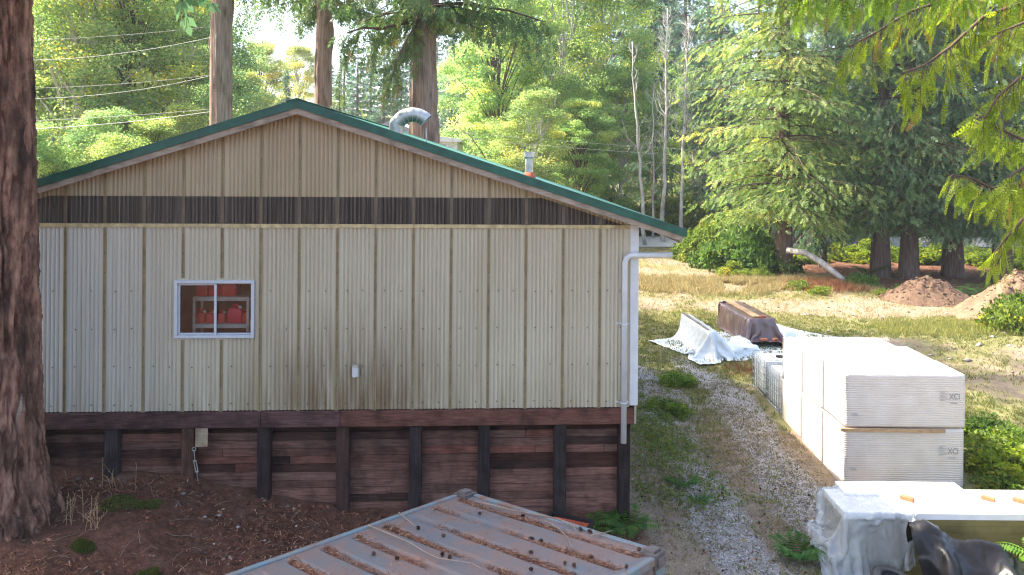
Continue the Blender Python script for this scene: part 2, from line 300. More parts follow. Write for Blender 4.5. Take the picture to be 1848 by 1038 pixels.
# ------------------------------------------------------------------ ground
BA = R(3.1); BD = 13.0; BCA, BSA = math.cos(BA), math.sin(BA)          # workshop frame: turned 3.1 deg, front wall 13 m away
def bw(x, y, z=0.): return Vector((x * BCA - y * BSA, BD + x * BSA + y * BCA, z))
def bl(u, v, yb=0.):
    r = ray(u, v); t = (yb + BCA * BD) / (-BSA * r[0] + BCA)
    return (r[0] * t * BCA + (t - BD) * BSA, ZC + r[2] * t)
def ground_h(X, Y, rough=True):
    X = np.asarray(X, float); Y = np.asarray(Y, float)
    p = np.interp(X, [-14, -7.8, -6.6, -5.4, -4.2, -3, -1.8, .5, 1.65, 2.6, 3.6, 5, 7, 12], [1.9, 1.42, 1.27, 1.13, .85, .68, .63, .58, .5, .27, .06, -.08, -.2, -.2])
    w = 1 - sstep(15, 30, Y); h = p * w
    h = h - .06 * np.clip(13.2 - Y, 0, 8) * sstep(2, -2, X) + .45 * sstep(9.2, 6.5, Y) * sstep(0, -3, X)
    h = h + .13 * np.clip(Y - 78, 0, 300)                                        # wooded hill beyond the road
    h = h + .35 * sstep(11, 17, X) * sstep(33, 24, Y)                            # low bank on the right
    h = h + .16 * np.exp(-((X - 11.5) / 2.6) ** 2 - ((Y - 27.5) / 1.3) ** 2)     # scraped soil heap
    if rough:
        near = sstep(70, 40, Y)
        h = h + near * ((fbm(X * .5, Y * .5) - .47) * .18 + (fbm(X * 2.4, Y * 2.4, 3) - .47) * .07 * (1 + 1.6 * sstep(1.0, -3, X)) * sstep(40, 25, Y))
        r = np.abs(vnoise(X * .9 + 4, Y * .9) * 2 - 1); h = h + near * sstep(1.0, -4, X) * (.10 * (1 - r) ** 6)
    return h
def gz(x, y): return float(ground_h(np.array([x]), np.array([y]))[0])
def region(X, Y):
    n = fbm(X * .35 + 9, Y * .35, 5); n2 = fbm(X * 1.1, Y * 1.1, 8)
    dirt = np.maximum(sstep(2.6, 1.2, X) * sstep(15, 13, Y), .9 * sstep(37, 41, Y) * sstep(11, 14, X) * sstep(56, 50, Y))
    c = np.interp(Y, [10, 14, 18, 22, 27, 34], [4.6, 4.2, 4.3, 4.6, 3.6, 3.2])
    trk = np.maximum(np.exp(-((X - c - 1.0) / .6) ** 2), np.exp(-((X - c + .95) / .6) ** 2))
    grav = (1.0 * trk + .28 * np.exp(-((X - c) / 1.8) ** 4)) * sstep(30, 20, Y) * (.3 + 1.2 * n) + .55 * np.exp(-((X - 11.5) / 3.) ** 2 - ((Y - 27.5) / 1.6) ** 2)
    gras = .40 + 1.3 * (n - .45) + .45 * np.exp(-((X - 3.2) / 1.1) ** 2 - ((Y - 20) / 4.) ** 2) + .65 * np.exp(-((X - 7.5) / 6.) ** 2 - ((Y - 28) / 5.) ** 2) + .9 * np.exp(-((X - 17.2) / 4.2) ** 2 - ((Y - 29.7) / 1.7) ** 2) + .6 * np.exp(-((X - 12.5) / 3.5) ** 2 - ((Y - 17) / 5.) ** 2)
    gras = gras - .8 * np.exp(-((X - 14.5) / 5.) ** 2 - ((Y - 34.2) / 1.7) ** 2) - .5 * np.exp(-((X - 11.5) / 2.6) ** 2 - ((Y - 27.5) / 1.2) ** 2)
    gras = gras + .05 * sstep(30, 36, Y) * sstep(12, 8, X) + .5 * sstep(64, 70, Y)
    return np.clip(grav, 0, 1), np.clip(gras, 0, 1), np.clip(dirt, 0, 1)
def grid_axis(segs):
    out = []
    for a, b, s in segs: out += list(np.arange(a, b, s))
    return np.array(out + [segs[-1][1]])
gx = grid_axis([(-230, -40, 10), (-40, -14, 1.5), (-14, 16, .13), (16, 30, .3), (30, 60, 2), (60, 230, 10)])
gy = grid_axis([(-40, -4, 4), (-4, 8, .6), (8, 24, .13), (24, 44, .25), (44, 90, 1.5), (90, 218, 8)])
GX, GY = np.meshgrid(gx, gy); nx, ny = len(gx), len(gy)
idx = np.arange(nx * ny).reshape(ny, nx)
V = np.stack([GX.ravel(), GY.ravel(), ground_h(GX.ravel(), GY.ravel())], 1)
F = np.stack([idx[:-1, :-1].ravel(), idx[:-1, 1:].ravel(), idx[1:, 1:].ravel(), idx[1:, :-1].ravel()], 1)
me = mesh_np('ground', V, F, True)
g_, r_, d_ = region(V[:, 0], V[:, 1]); ca = me.attributes.new('region', 'FLOAT_COLOR', 'POINT')
ca.data.foreach_set('color', np.stack([g_, r_, d_, np.ones(len(V))], 1).astype(np.float32).ravel())
link('ground', me, None, M['ground'], kind='structure', label='yard of brown soil, gravel and patchy grass')
# road: a sheet 7 m wide that crosses behind the cedars
rx = np.linspace(-120, 140, 60); rc = 60.5 + .06 * (rx - 8); rows = []
for o in (-3.6, 0, 3.6): rows.append(np.stack([rx, rc + o, ground_h(rx, rc + o, False) + .05 + (.03 if o == 0 else 0)], 1))
V = np.concatenate(rows); n = len(rx); F = [(k * n + i, k * n + i + 1, (k + 1) * n + i + 1, (k + 1) * n + i) for k in (0, 1) for i in range(n - 1)]
link('road', mesh_np('road', V, np.array(F)), None, M['asphalt'], kind='structure', label='grey paved road crossing behind the cedars')

# ------------------------------------------------------------------ workshop building
B = empty('workshop_building', 'cream corrugated metal workshop with green roof edges on a timber crib wall', 'building', bw(0, 0, 0), BA)
XR, ZR, SL = -3.674, 7.2655, .3255                    # ridge, rake top, roof slope
XC0, XC1 = -9.155, 1.667; XE = 6.2125; DEPTH = 12.3
Z_BOT, Z_BB, Z_BT = 2.315, 5.297, 5.729
def zr(x): return ZR - SL * abs(x - XR)
PITCH = .6055
seams = [XR + PITCH * k for k in range(-10, 10)]; edges = [XC0] + [s for s in seams if XC0 + .1 < s < XC1 - .1] + [XC1]
def profile(x0, x1):
    """a sheet between two seams: flat margins, a run of small corrugations in the middle"""
    w = x1 - x0; xs = np.linspace(.0, w, 96); m_ = sstep(.06, .11, xs) * sstep(w - .06, w - .11, xs) if w > .3 else np.ones(96)
    g_ = (.5 + .5 * np.cos((xs - w / 2) * 2 * math.pi / .0665)) ** 2.2; y = -.026 * (1 - m_ * g_); return x0 + xs, y
def sheet(x0, x1, zlo, zhi, y_off=0.):
    xs, y = profile(x0, x1); lo = np.array([zlo(x) for x in xs]); hi = np.array([zhi(x) for x in xs]); lo = np.minimum(lo, hi - .002); n = len(xs)
    V = np.concatenate([np.stack([xs, y + y_off, lo + (hi - lo) * t], 1) for t in (0, .5, 1)]); 
    F = np.array([(k * n + i, k * n + i + 1, (k + 1) * n + i + 1, (k + 1) * n + i) for k in (0, 1) for i in range(n - 1)])
    return mesh_np('sheet', V, F, True)
band_top = lambda x: min(Z_BT, zr(x) - .27)
WX0, WX1, WZ0, WZ1 = -5.618, -4.371, 3.476, 4.398
rs = np.random.RandomState(5)
for x0, x1 in zip(edges[:-1], edges[1:]):
    c0 = x0 < WX1 and x1 > WX0
    if c0:                                           # sheets cut round the window
        a, b = max(x0, WX0 + .03), min(x1, WX1 - .03)
        spans = [(x0, x1, Z_BOT, WZ0 + .02), (x0, x1, WZ1 - .02, Z_BB - .04)]
        if a > x0 + .01: spans.append((x0, a, WZ0 + .02, WZ1 - .02))
        if b < x1 - .01: spans.append((b, x1, WZ0 + .02, WZ1 - .02))
        for q_, (p0, p1, q0, q1) in enumerate(spans):
            me = sheet(x0, x1, lambda x: q0, lambda x: q1); v = np.zeros(len(me.vertices) * 3, np.float32); me.vertices.foreach_get('co', v); v = v.reshape(-1, 3)
            v[:, 0] = np.clip(v[:, 0], p0, p1); me.vertices.foreach_set('co', v.ravel())
            if q_: link('siding_panel', me, B, M['siding'])
            else: me_keep = me
        me = me_keep
    else: me = sheet(x0, x1, lambda x: Z_BOT, lambda x: Z_BB - .04)
    p = link('siding_panel', me, B, M['siding'])
    sc = MB()
    for z in (2.42, 3.02, 3.62, 4.22) if not c0 else (2.42, 3.02):
        for fx in (.25, .68):
            if rs.rand() < .9:
                x = x0 + fx * (x1 - x0) + rs.uniform(-.01, .01); zz = z + rs.uniform(-.012, .012); sc.box(x - .008, x + .008, -.036, -.022, zz - .008, zz + .008)
    part('screws', sc, p, M['screw'], kind='stuff')
    if band_top((x0 + x1) / 2) > Z_BB + .02: link('clear_strip', sheet(x0, x1, lambda x: Z_BB, lambda x: max(band_top(x), Z_BB + .004), .004), B, M['strip'])
    link('gable_panel', sheet(x0, x1, lambda x: max(band_top(x), Z_BB) if band_top(x) > Z_BB else Z_BB, lambda x: max(zr(x) - .08, Z_BB + .01), .0), B, M['gable'])
    part('ledge', MB().box(x0 + .002, x1 - .002, -.046, .02, Z_BB - .062 + rs.uniform(-.004, .004), Z_BB - .002), B, M['ledge'])
for s in edges[1:-1]:
    sb = MB(); top = zr(s) - .09; gaps = [(Z_BOT - .012, top)] if not WX0 - .02 < s < WX1 + .02 else [(Z_BOT - .012, WZ0 - .03), (WZ1 + .03, top)]
    for lo, hi in gaps:
        sb.box(s - .024, s - .013, -.044, 0, lo, hi).box(s + .013, s + .024, -.044, 0, lo, hi).box(s - .0135, s + .0135, -.030, 0, lo + .001, hi - .001)
    q = part('seam_batten', sb, B, M['seam']); sc = MB(); bt_ = band_top(s)
    if bt_ > Z_BB + .03: part('batten_cover', MB().box(s - .026, s + .026, -.047, 0, Z_BB + .003, bt_), q, M['seam_dark'])
    for z in np.arange(2.42, top - .1, .3):
        if not (WZ0 - .05 < z < WZ1 + .05 and WX0 < s < WX1): sc.box(s - .006, s + .006, -.038, -.029, z - .006, z + .006)
    part('screws', sc, q, M['screw'], kind='stuff')
# other walls of the shed, seen only from the side
part('side_wall', MB().box(XC1 + .1, XC1 + .138, .05, DEPTH - .3, Z_BOT - .3, 5.3), B, M['siding']); part('side_wall', MB().box(XC0 - .138, XC0 - .1, .05, DEPTH - .3, Z_BOT - .3, 5.3), B, M['siding'])
part('back_wall', MB().prism([(XC0 - .1, Z_BOT - .3), (XC1 + .1, Z_BOT - .3), (XC1 + .1, 5.3), (XR, 7.05), (XC0 - .1, 5.3)], DEPTH - .35, DEPTH - .3), B, M['siding'])
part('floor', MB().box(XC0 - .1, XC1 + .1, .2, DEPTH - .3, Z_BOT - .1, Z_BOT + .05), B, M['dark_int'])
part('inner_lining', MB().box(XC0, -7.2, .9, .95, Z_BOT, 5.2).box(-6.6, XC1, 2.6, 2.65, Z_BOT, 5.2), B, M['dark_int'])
for xa, xb in ((XC1 - .0, XC1 + .139), (XC0 - .139, XC0)):
    part('corner_trim', MB().box(xa, xb, -.05, .12, Z_BOT + .03, zr(xb if xa > 0 else xa) - .10), B, M['white_paint'], bevel=.006)
# roof: two ribbed slopes, ridge cap, rake trims and boards
for sgn, nm in ((1, 'right'), (-1, 'left')):
    ys = np.arange(-.27, DEPTH, .0575); rib = np.where((np.arange(len(ys)) % 4) == 0, .022, 0.); n = len(ys)
    vs = []
    for t in (0., .5, 1.):
        x = XR + sgn * XE * t; vs.append(np.stack([np.full(n, x), ys, ZR - .022 - SL * XE * t + rib], 1))
    for t in (1., 0.):
        x = XR + sgn * XE * t; vs.append(np.stack([np.full(n, x), ys, np.full(n, ZR - .085 - SL * XE * t)], 1))
    V = np.concatenate(vs); F = np.array([(k * n + i, k * n + i + 1, (k + 1) * n + i + 1, (k + 1) * n + i) for k in range(4) for i in range(n - 1)])
    link('roof_slope', mesh_np('roof_slope', V, F), B, M['roof'])
    x1 = XR + sgn * XE; xm = XR + sgn * XE * (.62 if sgn > 0 else .5)
    for k, (a, b) in enumerate(((XR, xm), (xm, x1))):
        d = .004 * k; o = .006 * k
        part('rake_trim', MB().prism([(a, zr(a) - d), (b, zr(b) - d), (b, zr(b) - .125), (a, zr(a) - .125)], -.312 + o, -.272).prism([(a, zr(a) + .012 - d), (b, zr(b) + .012 - d), (b, zr(b) - d + .001), (a, zr(a) + .001 - d)], -.318 + o, -.18), B, M['green_trim'])
    part('rake_board', MB().prism([(XR, zr(XR) - .126), (x1 - sgn * .05, zr(x1 - sgn * .05) - .126), (x1 - sgn * .1, zr(x1 - sgn * .1) - .215), (XR, zr(XR) - .225)], -.285, -.245), B, M['rake_board'])
    part('soffit', MB().prism([(XR, zr(XR) - .16), (x1 - sgn * .1, zr(x1 - sgn * .1) - .16), (x1 - sgn * .1, zr(x1 - sgn * .1) - .175), (XR, zr(XR) - .175)], -.244, .0), B, M['rake_board'])
    part('eave_fascia', MB().box(min(x1 - sgn * .1, x1 - sgn * .07), max(x1 - sgn * .1, x1 - sgn * .07), -.244, DEPTH, zr(x1) - .22, zr(x1) - .1), B, M['rake_board'])
part('ridge_cap', MB().prism([(XR - .16, zr(XR - .16) + .028), (XR, ZR + .03), (XR + .16, zr(XR + .16) + .028), (XR + .16, zr(XR + .16) + .02), (XR, ZR + .02), (XR - .16, zr(XR - .16) + .02)], -.31, DEPTH), B, M['green_trim'])
# timber sill beam, posts and lagging planks
bj = [XC0 - .13, -4.25, -3.0, 1.745]
for k, (a, b) in enumerate(zip(bj[:-1], bj[1:])):
    part('beam', MB().box(a + .003, b - .003, -.065 - .006 * k, .14, 2.05, Z_BOT - .012), B, M['beam'], bevel=.008, color=((.75, .75, .85, 1), (.9, .9, 1, 1), (1.15, .95, .85, 1))[k])
posts = [-8.95, -7.78, -6.60, -5.41, -4.22, -2.97, -1.81, -.70, .544, 1.60]
pcol = [(1, 1, 1), (1, 1, 1), (1.3, 1.4, 1.7), (2.4, 1.7, 1.4), (1.0, .95, 1.), (1.6, 1.3, 1.2), (.9, .95, 1.1), (.8, .85, 1.), (.9, 1., 1.1), (.7, .7, .75)]
for x, c in zip(posts, pcol):
    wv = bw(x, 0); hw = .1 if x < 1.5 else .095
    part('post', MB().box(x - hw, x + hw, -.02, .17, gz(wv.x, wv.y) - .35, 2.048), B, M['post'], bevel=.012, color=c + (1,))
unit = MB().box(-.5, .5, -.5, .5, -.5, .5).mesh('plank', bevel=.035); unit.materials.append(M['plank'])
for a, b in zip(posts[:-1], posts[1:]):
    x0, x1 = a + .06, b - .06
    gmin = min(gz(bw(x, .2).x, bw(x, .2).y) for x in np.linspace(x0, x1, 5)); z = 2.03; row = 0
    while z > gmin - .05:
        hgt = .127 + rs.uniform(-.005, .005); cuts = [x0, x1]
        if rs.rand() < .16: cuts = [x0, x0 + (x1 - x0) * rs.uniform(.25, .75), x1]
        deep = rs.uniform(-.012, .012) + (.05 if row == 0 else 0)
        for p0, p1 in zip(cuts[:-1], cuts[1:]):
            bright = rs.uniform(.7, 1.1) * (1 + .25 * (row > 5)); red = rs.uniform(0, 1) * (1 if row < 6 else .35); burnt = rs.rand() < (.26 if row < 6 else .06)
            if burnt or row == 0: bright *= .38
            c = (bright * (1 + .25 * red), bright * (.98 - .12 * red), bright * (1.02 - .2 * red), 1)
            link('plank', unit, B, None, loc=((p0 + p1) / 2, .20 + deep, z - hgt / 2), scale=(p1 - p0 - .006, .10, hgt - .005), color=c, rot=(0, rs.uniform(-.004, .004), 0))
        z -= hgt; row += 1
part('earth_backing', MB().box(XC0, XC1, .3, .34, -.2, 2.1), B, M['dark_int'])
# horizontal sliding window
wf = MB(); fw = .05
wf.box(WX0, WX1, -.07, .06, WZ1 - fw, WZ1).box(WX0, WX1, -.07, .06, WZ0, WZ0 + fw).box(WX0, WX0 + fw, -.07, .06, WZ0 + fw, WZ1 - fw).box(WX1 - fw, WX1, -.07, .06, WZ0 + fw, WZ1 - fw)
win = part('window', wf, B, M['alu'], bevel=.006)
xm = -4.99
sf = MB().box(WX0 + fw, xm + .018, -.02, .01, WZ1 - fw - .035, WZ1 - fw - .002).box(WX0 + fw, xm + .018, -.02, .01, WZ0 + fw + .002, WZ0 + fw + .03).box(WX0 + fw, WX0 + fw + .028, -.02, .01, WZ0 + fw, WZ1 - fw).box(xm - .018, xm + .02, -.028, .01, WZ0 + .03, WZ1 - .03)
part('sash', sf, win, M['alu'], bevel=.003)
part('sash', MB().box(WX1 - fw - .02, WX1 - fw, .015, .04, WZ0 + fw, WZ1 - fw).box(xm, WX1 - fw, .015, .04, WZ1 - fw - .02, WZ1 - fw).box(xm, WX1 - fw, .015, .04, WZ0 + fw, WZ0 + fw + .02), win, M['alu'])
part('pane', MB().box(WX0 + fw + .02, xm, -.006, -.002, WZ0 + fw, WZ1 - fw), win, M['glass']); part('pane', MB().box(xm, WX1 - fw, .025, .029, WZ0 + fw, WZ1 - fw), win, M['glass'])
# downspout, wall vent, plate
x, _ = bl(1127, 600, -.1); zt = bl(1137, 461, -.1)[1]; zb = bl(1127, 800, -.1)[1]; xe = bl(1213, 461, -.1)[0]
ds = part('downspout', MB().tube([(x, -.09, zb), (x, -.09, zt - .11), (x + .03, -.09, zt - .045), (x + .10, -.09, zt), (xe, -.09, zt + .005)], .047, 12), B, M['white_paint'], smooth=True)
for v in (583, 724):
    z = bl(1127, v)[1]; part('strap', MB().box(x - .13, x + .11, -.03, -.02, z - .012, z + .012).tube([(x - .06, -.025, z), (x - .055, -.1, z), (x, -.142, z), (x + .055, -.1, z), (x + .06, -.025, z)], .01, 6), ds, M['white_paint'])
x, z1 = bl(641, 660, -.1); z0 = bl(641, 680, -.1)[1]
wv_ = part('wall_vent', MB().tube([(x, -.09, z0), (x, -.09, z1)], .052, 14), B, M['white_paint'], smooth=False)
part('vent_cap', MB().tube([(x, -.09, z1 - .02), (x, -.09, z1 + .012)], .058, 14).tube([(x, .0, z1 - .06), (x, -.09, z1 - .06)], .04, 10), wv_, M['galv'])
a = bl(353, 773, -.06); b = bl(375, 806, -.06); part('wooden_plate', MB().box(a[0], b[0], -.075, -.055, b[1], a[1]), B, M['ply'], bevel=.004)
# roof pieces: curved exhaust duct on a strut, small flue with red boot
def rz_(x, y): return zr(x) + .0
yb = 1.3
def rp(u, v): xx, zz = bl(u, v, yb); return (xx, yb, zz)
arc = [rp(714, 250)]
for k in range(0, 15):
    t = math.pi * (1 - k / 14 * .80); arc.append(rp(744 + 29 * math.cos(t) + 1.5 * k / 14, 233 - 26 * math.sin(t) + (-3 if k < 3 else 0)))
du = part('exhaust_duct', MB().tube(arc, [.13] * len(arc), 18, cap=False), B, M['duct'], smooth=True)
jn = MB()
for k in range(2, len(arc) - 1, 2):
    p0, p1 = Vector(arc[k]), Vector(arc[k + 1]); d = (p1 - p0).normalized() * .008; jn.tube([p0 - d, p0 + d], .134, 18, cap=False)
jn.tube([Vector(arc[-1]) - (Vector(arc[-1]) - Vector(arc[-2])) * .25, Vector(arc[-1])], .139, 18, cap=False)
part('duct_joints', jn, du, M['galv'], smooth=True, kind='stuff'); part('duct_bore', MB().tube([Vector(arc[-1]) - (Vector(arc[-1]) - Vector(arc[-2])) * .4, Vector(arc[-1]) - (Vector(arc[-1]) - Vector(arc[-2])) * .3], .125, 18), du, M['black_plastic'])
e = rp(769, 232); part('strut', MB().tube([e, (e[0] + .01, yb, zr(e[0]) - .05)], .012, 8), du, M['galv'])
yb = .9; x, z1 = bl(955, 274, yb); hw = .075
fl = part('flue', MB().tube([(x, yb, zr(x) - .1), (x, yb, z1 - .10)], .072, 16), B, M['galv'], smooth=False)
part('flue_cap', MB().tube([(x, yb, z1 - .12), (x, yb, z1 - .09), (x, yb, z1)], [.075, .098, .098], 16), fl, M['galv']); part('flue_boot', MB().tube([(x, yb, zr(x) - .08), (x, yb, zr(x) + .0), (x, yb, zr(x) + .075)], [.125, .115, .08], 16), fl, M['red_rubber'], smooth=True)

# ------------------------------------------------------------------ behind the window: shelf and fuel cans
yb = .42; sh_x0, sz1 = bl(347.6, 536, yb); sh_x1 = bl(449.7, 536, yb)[0]; sz2 = bl(400, 585, yb)[1]; th = .07
def BWm(o): o.location = bw(0, 0, 0); o.rotation_euler = (0, 0, BA); return o
S = BWm(empty('shelving_unit', 'pale two-tier shelf seen through the workshop window', 'shelf'))
for z in (sz1, sz2): part('shelf_board', MB().box(sh_x0, sh_x1, yb, yb + .42, z - th, z), S, M['shelf'], bevel=.008)
for xx in (sh_x0, sh_x1 - .045):
    for yy in (yb + .002, yb + .37): part('leg', MB().box(xx + .002, xx + .043, yy, yy + .042, Z_BOT + .05, sz2 - th).box(xx + .002, xx + .043, yy, yy + .042, sz2, sz1 - th), S, M['shelf'])
def fuel_can(u0, u1, vt, vb, zbase, mat, label, y0=yb + .05, spout=True):
    x0 = bl(u0, vb, y0)[0]; x1 = bl(u1, vb, y0)[0]; ht = bl(u0, vt, y0)[1] - bl(u0, vb, y0)[1]; w = x1 - x0
    E = BWm(empty('fuel_can', label, 'fuel can', group='red fuel cans behind the window')); z = zbase + .001
    b_ = part('body', MB().prism([(x0 + .02 * w, z), (x1 - .02 * w, z), (x1, z + ht * .62), (x1 - .14 * w, z + ht * .86), (x0 + .14 * w, z + ht * .86), (x0, z + ht * .62)], y0, y0 + min(.24, w)), E, mat, bevel=.018, segs=2, smooth=True)
    part('handle', MB().tube([(x0 + .25 * w, y0 + .1, z + ht * .84), (x0 + .3 * w, y0 + .1, z + ht), (x0 + .62 * w, y0 + .1, z + ht), (x0 + .68 * w, y0 + .1, z + ht * .84)], .014, 8), E, mat, smooth=True)
    if spout: part('cap', MB().tube([(x0 + .82 * w, y0 + .06, z + ht * .8), (x0 + .82 * w, y0 + .06, z + ht * .97)], .024, 10), E, M['shelf'])
    return E
U = lambda x: 300 + x / 7.98
Vv = lambda y: 490 + y / 7.98
fuel_can(U(425), U(592), Vv(130), Vv(355), sz1, M['red_can'], 'red fuel can at the left end of the upper shelf behind the window')
fuel_can(U(600), U(765), Vv(130), Vv(355), sz1, M['red_can'], 'red fuel can mid upper shelf behind the window bar')
fuel_can(U(785), U(1000), Vv(130), Vv(355), sz1, M['red_can'], 'wide red fuel can at the right of the upper shelf behind the window')
fuel_can(U(428), U(555), Vv(560), Vv(745), sz2, M['red_can'], 'small red fuel can at the left end of the lower shelf')
fuel_can(U(565), U(690), Vv(575), Vv(745), sz2, M['red_can'], 'squat red fuel can left of the window bar on the lower shelf')
fuel_can(U(735), U(845), Vv(575), Vv(745), sz2, M['red_can'], 'squat red fuel can right of the window bar on the lower shelf')
fuel_can(U(872), U(1085), Vv(480), Vv(735), sz2, M['pink_can'], 'large bright red fuel can with pale cap on the lower shelf')
fuel_can(U(1090), U(1162), Vv(560), Vv(735), sz2, M['orange_can'], 'narrow orange fuel can at the right end of the lower shelf', spout=False)
# turnbuckle hanging on the crib wall
p = [bl(350, 814, -.05), bl(351.5, 832, -.05), bl(355, 852, -.05), bl(357, 868, -.05)]
tb = empty('turnbuckle', 'grey steel turnbuckle hanging beside a brown post of the crib wall', 'turnbuckle', bw(0, 0, 0), BA); q = [Vector((x, -.045, z)) for x, z in p]
part('rod', MB().tube([q[0], q[1]], .008, 8), tb, M['galv']); part('rod', MB().tube([q[2], q[3]], .008, 8), tb, M['galv'])
o = Vector((.018, 0, 0)); part('body', MB().tube([q[1] - o, q[2] - o], .008, 6).tube([q[1] + o, q[2] + o], .008, 6).tube([q[1] - o * 1.3, q[1] + o * 1.3], .011, 6).tube([q[2] - o * 1.3, q[2] + o * 1.3], .011, 6), tb, M['galv'])
ring = [q[0] + Vector((.028 * math.cos(t), 0, .028 + .028 * math.sin(t))) for t in np.linspace(-1.57, 4.71, 14)]; part('eye', MB().tube(ring, .008, 6), tb, M['galv'])
# ------------------------------------------------------------------ shipping container in the foreground, slightly tilted on the slope
A0 = Vector((-.66, 8.61, 2.8)); ex = Vector((2.0, -1.61, .11)).normalized(); ac = Vector((-1.79, -2.21, .22)); ac = (ac - ex * ac.dot(ex)).normalized(); ey = -ac; ez = ex.cross(ey).normalized()
CW, CL, CH = 2.438, 6.06, 2.55
C = empty('shipping_container', 'rusty blue-grey shipping container with needle-filled roof grooves', 'container')
C.matrix_world = Matrix(((ex.x, ey.x, ez.x, A0.x), (ex.y, ey.y, ez.y, A0.y), (ex.z, ey.z, ez.z, A0.z), (0, 0, 0, 1)))
GP = .345                                                       # groove pitch
def groove(x, y):
    k = np.mod(-y - .13, GP) / GP; g = sstep(.0, .09, k) * sstep(.40, .31, k); return g * sstep(.10, .18, x) * sstep(CW - .10, CW - .18, x)
ys = -np.arange(.05, 4.6, .0115); xs = np.concatenate([np.linspace(.055, .25, 16), np.linspace(.3, CW - .3, 14), np.linspace(CW - .25, CW - .055, 16)])
X, Y = np.meshgrid(xs, ys); sag = .02 * np.sin(np.pi * X / CW) * (fbm(X * .8, Y * .8) - .5) * 2
V = np.stack([X.ravel(), Y.ravel(), (-.014 - .024 * groove(X, Y) + sag).ravel()], 1); n = len(xs); idx = np.arange(len(V)).reshape(len(ys), n)
F = np.stack([idx[:-1, :-1].ravel(), idx[1:, :-1].ravel(), idx[1:, 1:].ravel(), idx[:-1, 1:].ravel()], 1)
roof_c = link('roof_sheet', mesh_np('roof_sheet', V, F, True), C, M['steel'])
part('roof_sheet', MB().box(.055, CW - .055, -CL + .05, -4.6, -.03, -.014), C, M['steel'])
for x0, x1 in ((0., .06), (CW - .06, CW)): part('top_rail', MB().box(x0, x1, -CL + .18, -.18, -.075, .0), C, M['rail'], bevel=.008)
for y0, y1 in ((-.06, 0.), (-CL, -CL + .06)): part('top_rail', MB().box(.165, CW - .165, y0, y1, -.11, .002), C, M['rail'], bevel=.008)
def casting(x, y, sx, sy):
    bm = bmesh.new(); m_ = MB().box(min(0, sx * .162), max(0, sx * .162), min(0, sy * .178), max(0, sy * .178), -.118, .012).mesh('c'); bm.from_mesh(m_)
    for f in [f for f in bm.faces if abs(f.normal.z) > .9 and f.calc_center_median().z > 0 or abs(f.normal.x + (1 if sx > 0 else -1)) < .1 or abs(f.normal.y + (1 if sy > 0 else -1)) < .1]:
        r = bmesh.ops.inset_individual(bm, faces=[f], thickness=.042); e = bmesh.ops.extrude_face_region(bm, geom=[f]); vs = [q for q in e['geom'] if isinstance(q, bmesh.types.BMVert)]
        bmesh.ops.translate(bm, vec=-f.normal * .022, verts=vs); bmesh.ops.delete(bm, geom=[f], context='FACES') if f.is_valid else None
    bmesh.ops.recalc_face_normals(bm, faces=list(bm.faces)); me = bpy.data.meshes.new('corner_casting'); bm.to_mesh(me); bm.free()
    o = link('corner_casting', me, C, M['casting'], loc=(x, y, 0)); link('hole', MB().box(x_ + sx * .081 - .035, x_ + sx * .081 + .035, sy * .089 - .04, sy * .089 + .04, .0125, .0132).mesh('hole') if False else MB().box(sx * .081 - .034, sx * .081 + .034, sy * .089 - .04, sy * .089 + .04, -.0102, -.0095).mesh('hole'), o, M['black_plastic'])
for x, y, sx, sy in ((0, 0, 1, -1), (CW, 0, -1, -1), (0, -CL, 1, 1), (CW, -CL, -1, 1)): casting(x, y, sx, sy)
def corr(along, length, h, nrm):
    pts = []; t = 0
    while t < length:
        for dt, d in ((0, 0), (.07, 0), (.11, .036), (.18, .036), (.22, 0)): pts.append((min(t + dt, length), d))
        t += .25
    V = [along(p, d, z) for p, d in pts for z in (-h, -.076)]; F = [(2 * i, 2 * i + 2, 2 * i + 3, 2 * i + 1) for i in range(len(pts) - 1)]; return MB().add(V, F)
part('side_wall', corr(lambda p, d, z: (.02 + d, -.17 - p, z), CL - .34, CH - .1, 0), C, M['steel']); part('side_wall', corr(lambda p, d, z: (CW - .02 - d, -.17 - p, z), CL - .34, CH - .1, 0), C, M['steel'])
part('end_wall', corr(lambda p, d, z: (.16 + p, -.02 - d, z), CW - .32, CH - .1, 0), C, M['steel']); part('end_wall', corr(lambda p, d, z: (.16 + p, -CL + .02 + d, z), CW - .32, CH - .1, 0), C, M['steel'])
for x in (.0, CW - .16):
    for y in (-.16, -CL): part('corner_post', MB().box(x, x + .16, y, y + .16, -CH, -.119), C, M['rail'])
part('base_frame', MB().box(.01, CW - .01, -CL + .01, -.01, -CH - .04, -CH + .1), C, M['rail'])
# needles lying in the grooves
def lay_quads(P, ang, L, Wd, up=None, tilt=0., r=rng):
    n = len(P); d = np.stack([np.cos(ang), np.sin(ang), r.uniform(-tilt, tilt, n)], 1); s = np.stack([-np.sin(ang), np.cos(ang), r.uniform(-.3, .3, n) * (tilt > 0)], 1)
    a = d * (L / 2)[:, None]; b = s * (Wd / 2)[:, None]; V = np.stack([P - a - b, P + a - b, P + a + b, P - a + b], 1).reshape(-1, 3); return V, np.arange(4 * n).reshape(n, 4)
rs = np.random.RandomState(11)
N = 34000; x = rs.uniform(.12, CW - .12, N); k = rs.randint(0, 11, N); kk = rs.normal(.2, .075, N) + .04 * np.sin(x * 5 + k); y = -(.13 + (k + kk) * GP)
keep = (rs.rand(N) < np.clip(3.2 * fbm(x * 1.6, k * 3.1 + 1, 0) - 1.05 + .4 * (k == 0), 0, 1)) & (y < -.07) & (groove(x, y) > .05) & (y > -4.5); x, y = x[keep], y[keep]
